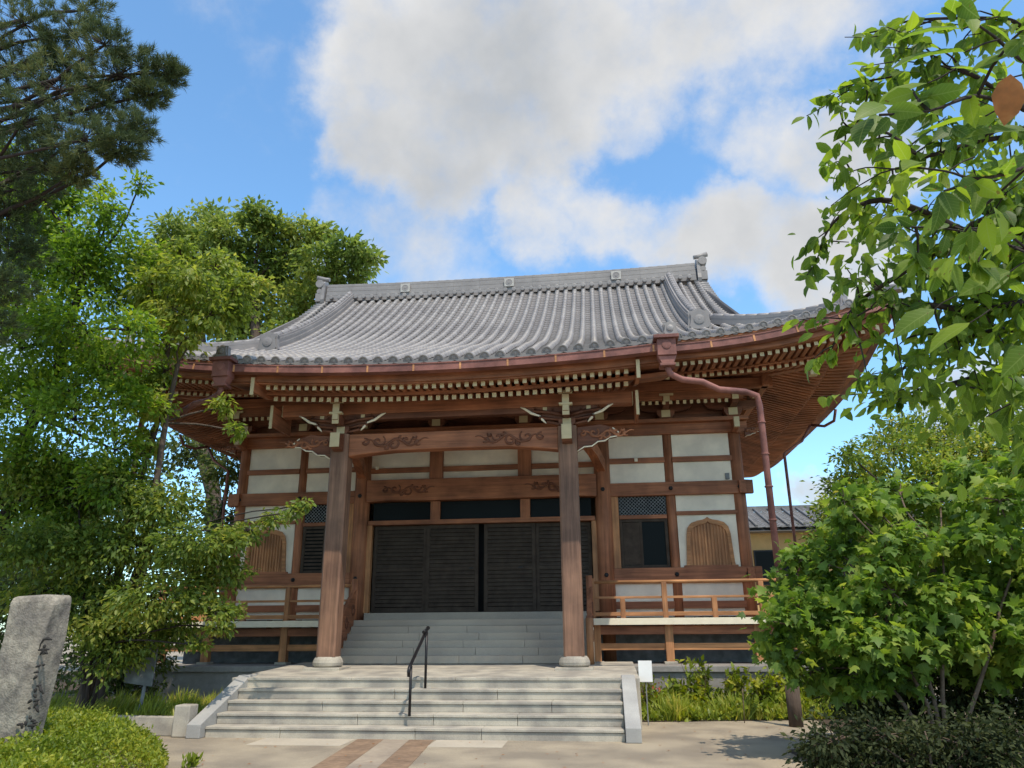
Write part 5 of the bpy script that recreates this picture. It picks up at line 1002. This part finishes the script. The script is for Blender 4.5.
b = MB()
for i in range(70):
    px, py = RG.uniform(-6, -2.6), RG.uniform(-8, -3.9)
    if inpoly(np.array([px]), np.array([py]), HP)[0] and not (abs(px+3.47) < .5 and abs(py+6.3) < .35): limb(b, (px, py, 0), (px+RG.normal()*.12, py+RG.normal()*.12, .3), .012, .004, .1, 3, 4)
b.build('stems', M['twig'], AZ)

def blades(name, label, poly, n, hgt, mt, lean=.4, tpl=BLADE, hz=0):
    lo = np.min(poly, 0); hi = np.max(poly, 0); x = RG.uniform(lo[0], hi[0], n); y = RG.uniform(lo[1], hi[1], n); ok = inpoly(x, y, poly); x, y = x[ok], y[ok]; k = len(x)
    tuft = .6+.5*np.sin(x*5.1+y*3)*np.sin(y*4.3-x)+.25*RG.random(k)
    A = np.stack([RG.normal(size=k)*lean, RG.normal(size=k)*lean, np.ones(k)], 1); o = leafmesh(name, M[mt], None, np.stack([x, y, np.full(k, hz)], 1), A, RG.normal(size=(k, 3))*.3+np.array([0, -1, .3]), hgt*np.clip(tuft, .35, 1.3), *tpl)
    o['kind'] = 'stuff'; o['label'] = label; return o
blades('grass', 'yellow-green lily turf in the bed left of the steps', [(-8.5, -2.35), (-4.7, -2.68), (-3.75, -2.7), (-3.55, -1.2), (-4.3, 0), (-8.5, 0)], 5200, .42, 'leaf_grass', hz=.05)
blades('grass', 'yellow-green grass along the stone base right of the steps', [(3.5, -.5), (6.2, -.08), (8.4, .15), (8.4, 1.2), (3.5, 1.2)], 5200, .40, 'leaf_grass')
n = 5200; x = RG.uniform(3.5, 8.4, n); y = RG.uniform(-.42, 1.3, n); ok = y > -.5+(x-3.5)*.13; x, y = x[ok], y[ok]; k = len(x)
hh = .12+.26*np.clip((y+.4)/1.4, 0, 1)+.14*np.sin(x*4.3)*np.sin(y*5+x)
gc = leafmesh('ground_cover', M['leaf_azalea'], None, np.stack([x, y, np.maximum(.03, hh*RG.uniform(.3, 1.15, k))], 1), RG.normal(size=(k, 3))*.7+np.array([0, -.15, .35]), RG.normal(size=(k, 3))*.5+np.array([0, -.3, .8]), RG.uniform(.07, .17, k), *LEAF4); gc['kind'] = 'stuff'; gc['label'] = 'low broad-leaved ground cover in the bed right of the steps'
n = 170; x = RG.uniform(-3.2, 6, n); y = RG.uniform(-7, -.7, n); ok = (np.abs(x) > 3.6) | (y < -3.1); x, y = x[ok], y[ok]; k = len(x)
fl = leafmesh('fallen_leaves', M['leaf_orange'], None, np.stack([x, y, np.full(k, .014)], 1), np.stack([RG.normal(size=k), RG.normal(size=k), np.zeros(k)], 1), np.stack([RG.normal(size=k)*.15, RG.normal(size=k)*.15, np.ones(k)], 1), RG.uniform(.025, .06, k), *LEAF4); fl['kind'] = 'stuff'; fl['label'] = 'few dry fallen leaves scattered over the paving'
# taller leafy plants in the right-hand bed
pc = [(3.75, .2, .55, 'reddish-tipped small plant just behind the white notice board'), (4.75, .75, .72, 'tallest leafy plant in the flower bed, left of the middle'), (5.25, .7, .62, 'leafy plant in the flower bed next to the tallest one'), (6.1, .6, .68, 'arching leafy plant near the right end of the flower bed'), (5.8, .5, .55, 'low leafy plant between its taller neighbours in the flower bed'), (6.7, .6, .6, 'leafy plant in the flower bed partly behind the maple'), (4.25, .7, .5, 'low leafy plant in the flower bed nearest the notice board')]
for i, (x, y, hh, lab) in enumerate(pc):
    t = thing('bed_plant', lab, 'plant', (x, y, 0), 'leafy plants in the right flower bed'); b = MB(); P, A = [], []
    for j in range(24):
        e_ = Vector((x+RG.normal()*.17, y+RG.normal()*.14, hh*RG.uniform(.7, 1.4))); limb(b, (x+RG.normal()*.06, y+RG.normal()*.05, 0), e_, .007, .003, .08, 4, 4)
        for q in range(11): f = RG.uniform(.25, 1); P.append((x+(e_.x-x)*f, y+(e_.y-y)*f, e_.z*f)); A.append(RG.normal(size=3)*.7+np.array([0, -.1, .25]))
    b.build('stems', M['twig'], t); k = len(P); leafmesh('leaves', M['leaf_azalea'], t, np.array(P), np.array(A), RG.normal(size=(k, 3))*.5+np.array([0, -.3, .8]), RG.uniform(.10, .2, k)*(.55 if i == 0 else 1), *LEAF4)
    if i == 0:
        k = 26; leafmesh('flowers', M['petal_red'], t, np.array([x, y, .48])+RG.normal(size=(k, 3))*np.array([.16, .1, .12]), RG.normal(size=(k, 3)), RG.normal(size=(k, 3)), RG.uniform(.04, .07, k), *LEAF4)
tf = thing('weed_tuft', 'small bright green weed tuft on the paving near the hedge', 'weed', (-2.02, -5.42, 0)); k = 60
leafmesh('leaves', M['leaf_azalea'], tf, np.array([-2.02, -5.42, .04])+RG.normal(size=(k, 3))*np.array([.05, .05, .03]), RG.normal(size=(k, 3))*.5+np.array([0, 0, 1]), RG.normal(size=(k, 3)), RG.uniform(.06, .13, k), *LEAF4)
b = MB(); 
for i in range(5): limb(b, (-2.02+RG.normal()*.03, -5.42+RG.normal()*.03, 0), (-2.02+RG.normal()*.06, -5.42+RG.normal()*.06, .1), .004, .002, .1, 3, 4)
b.build('stems', M['twig'], tf)
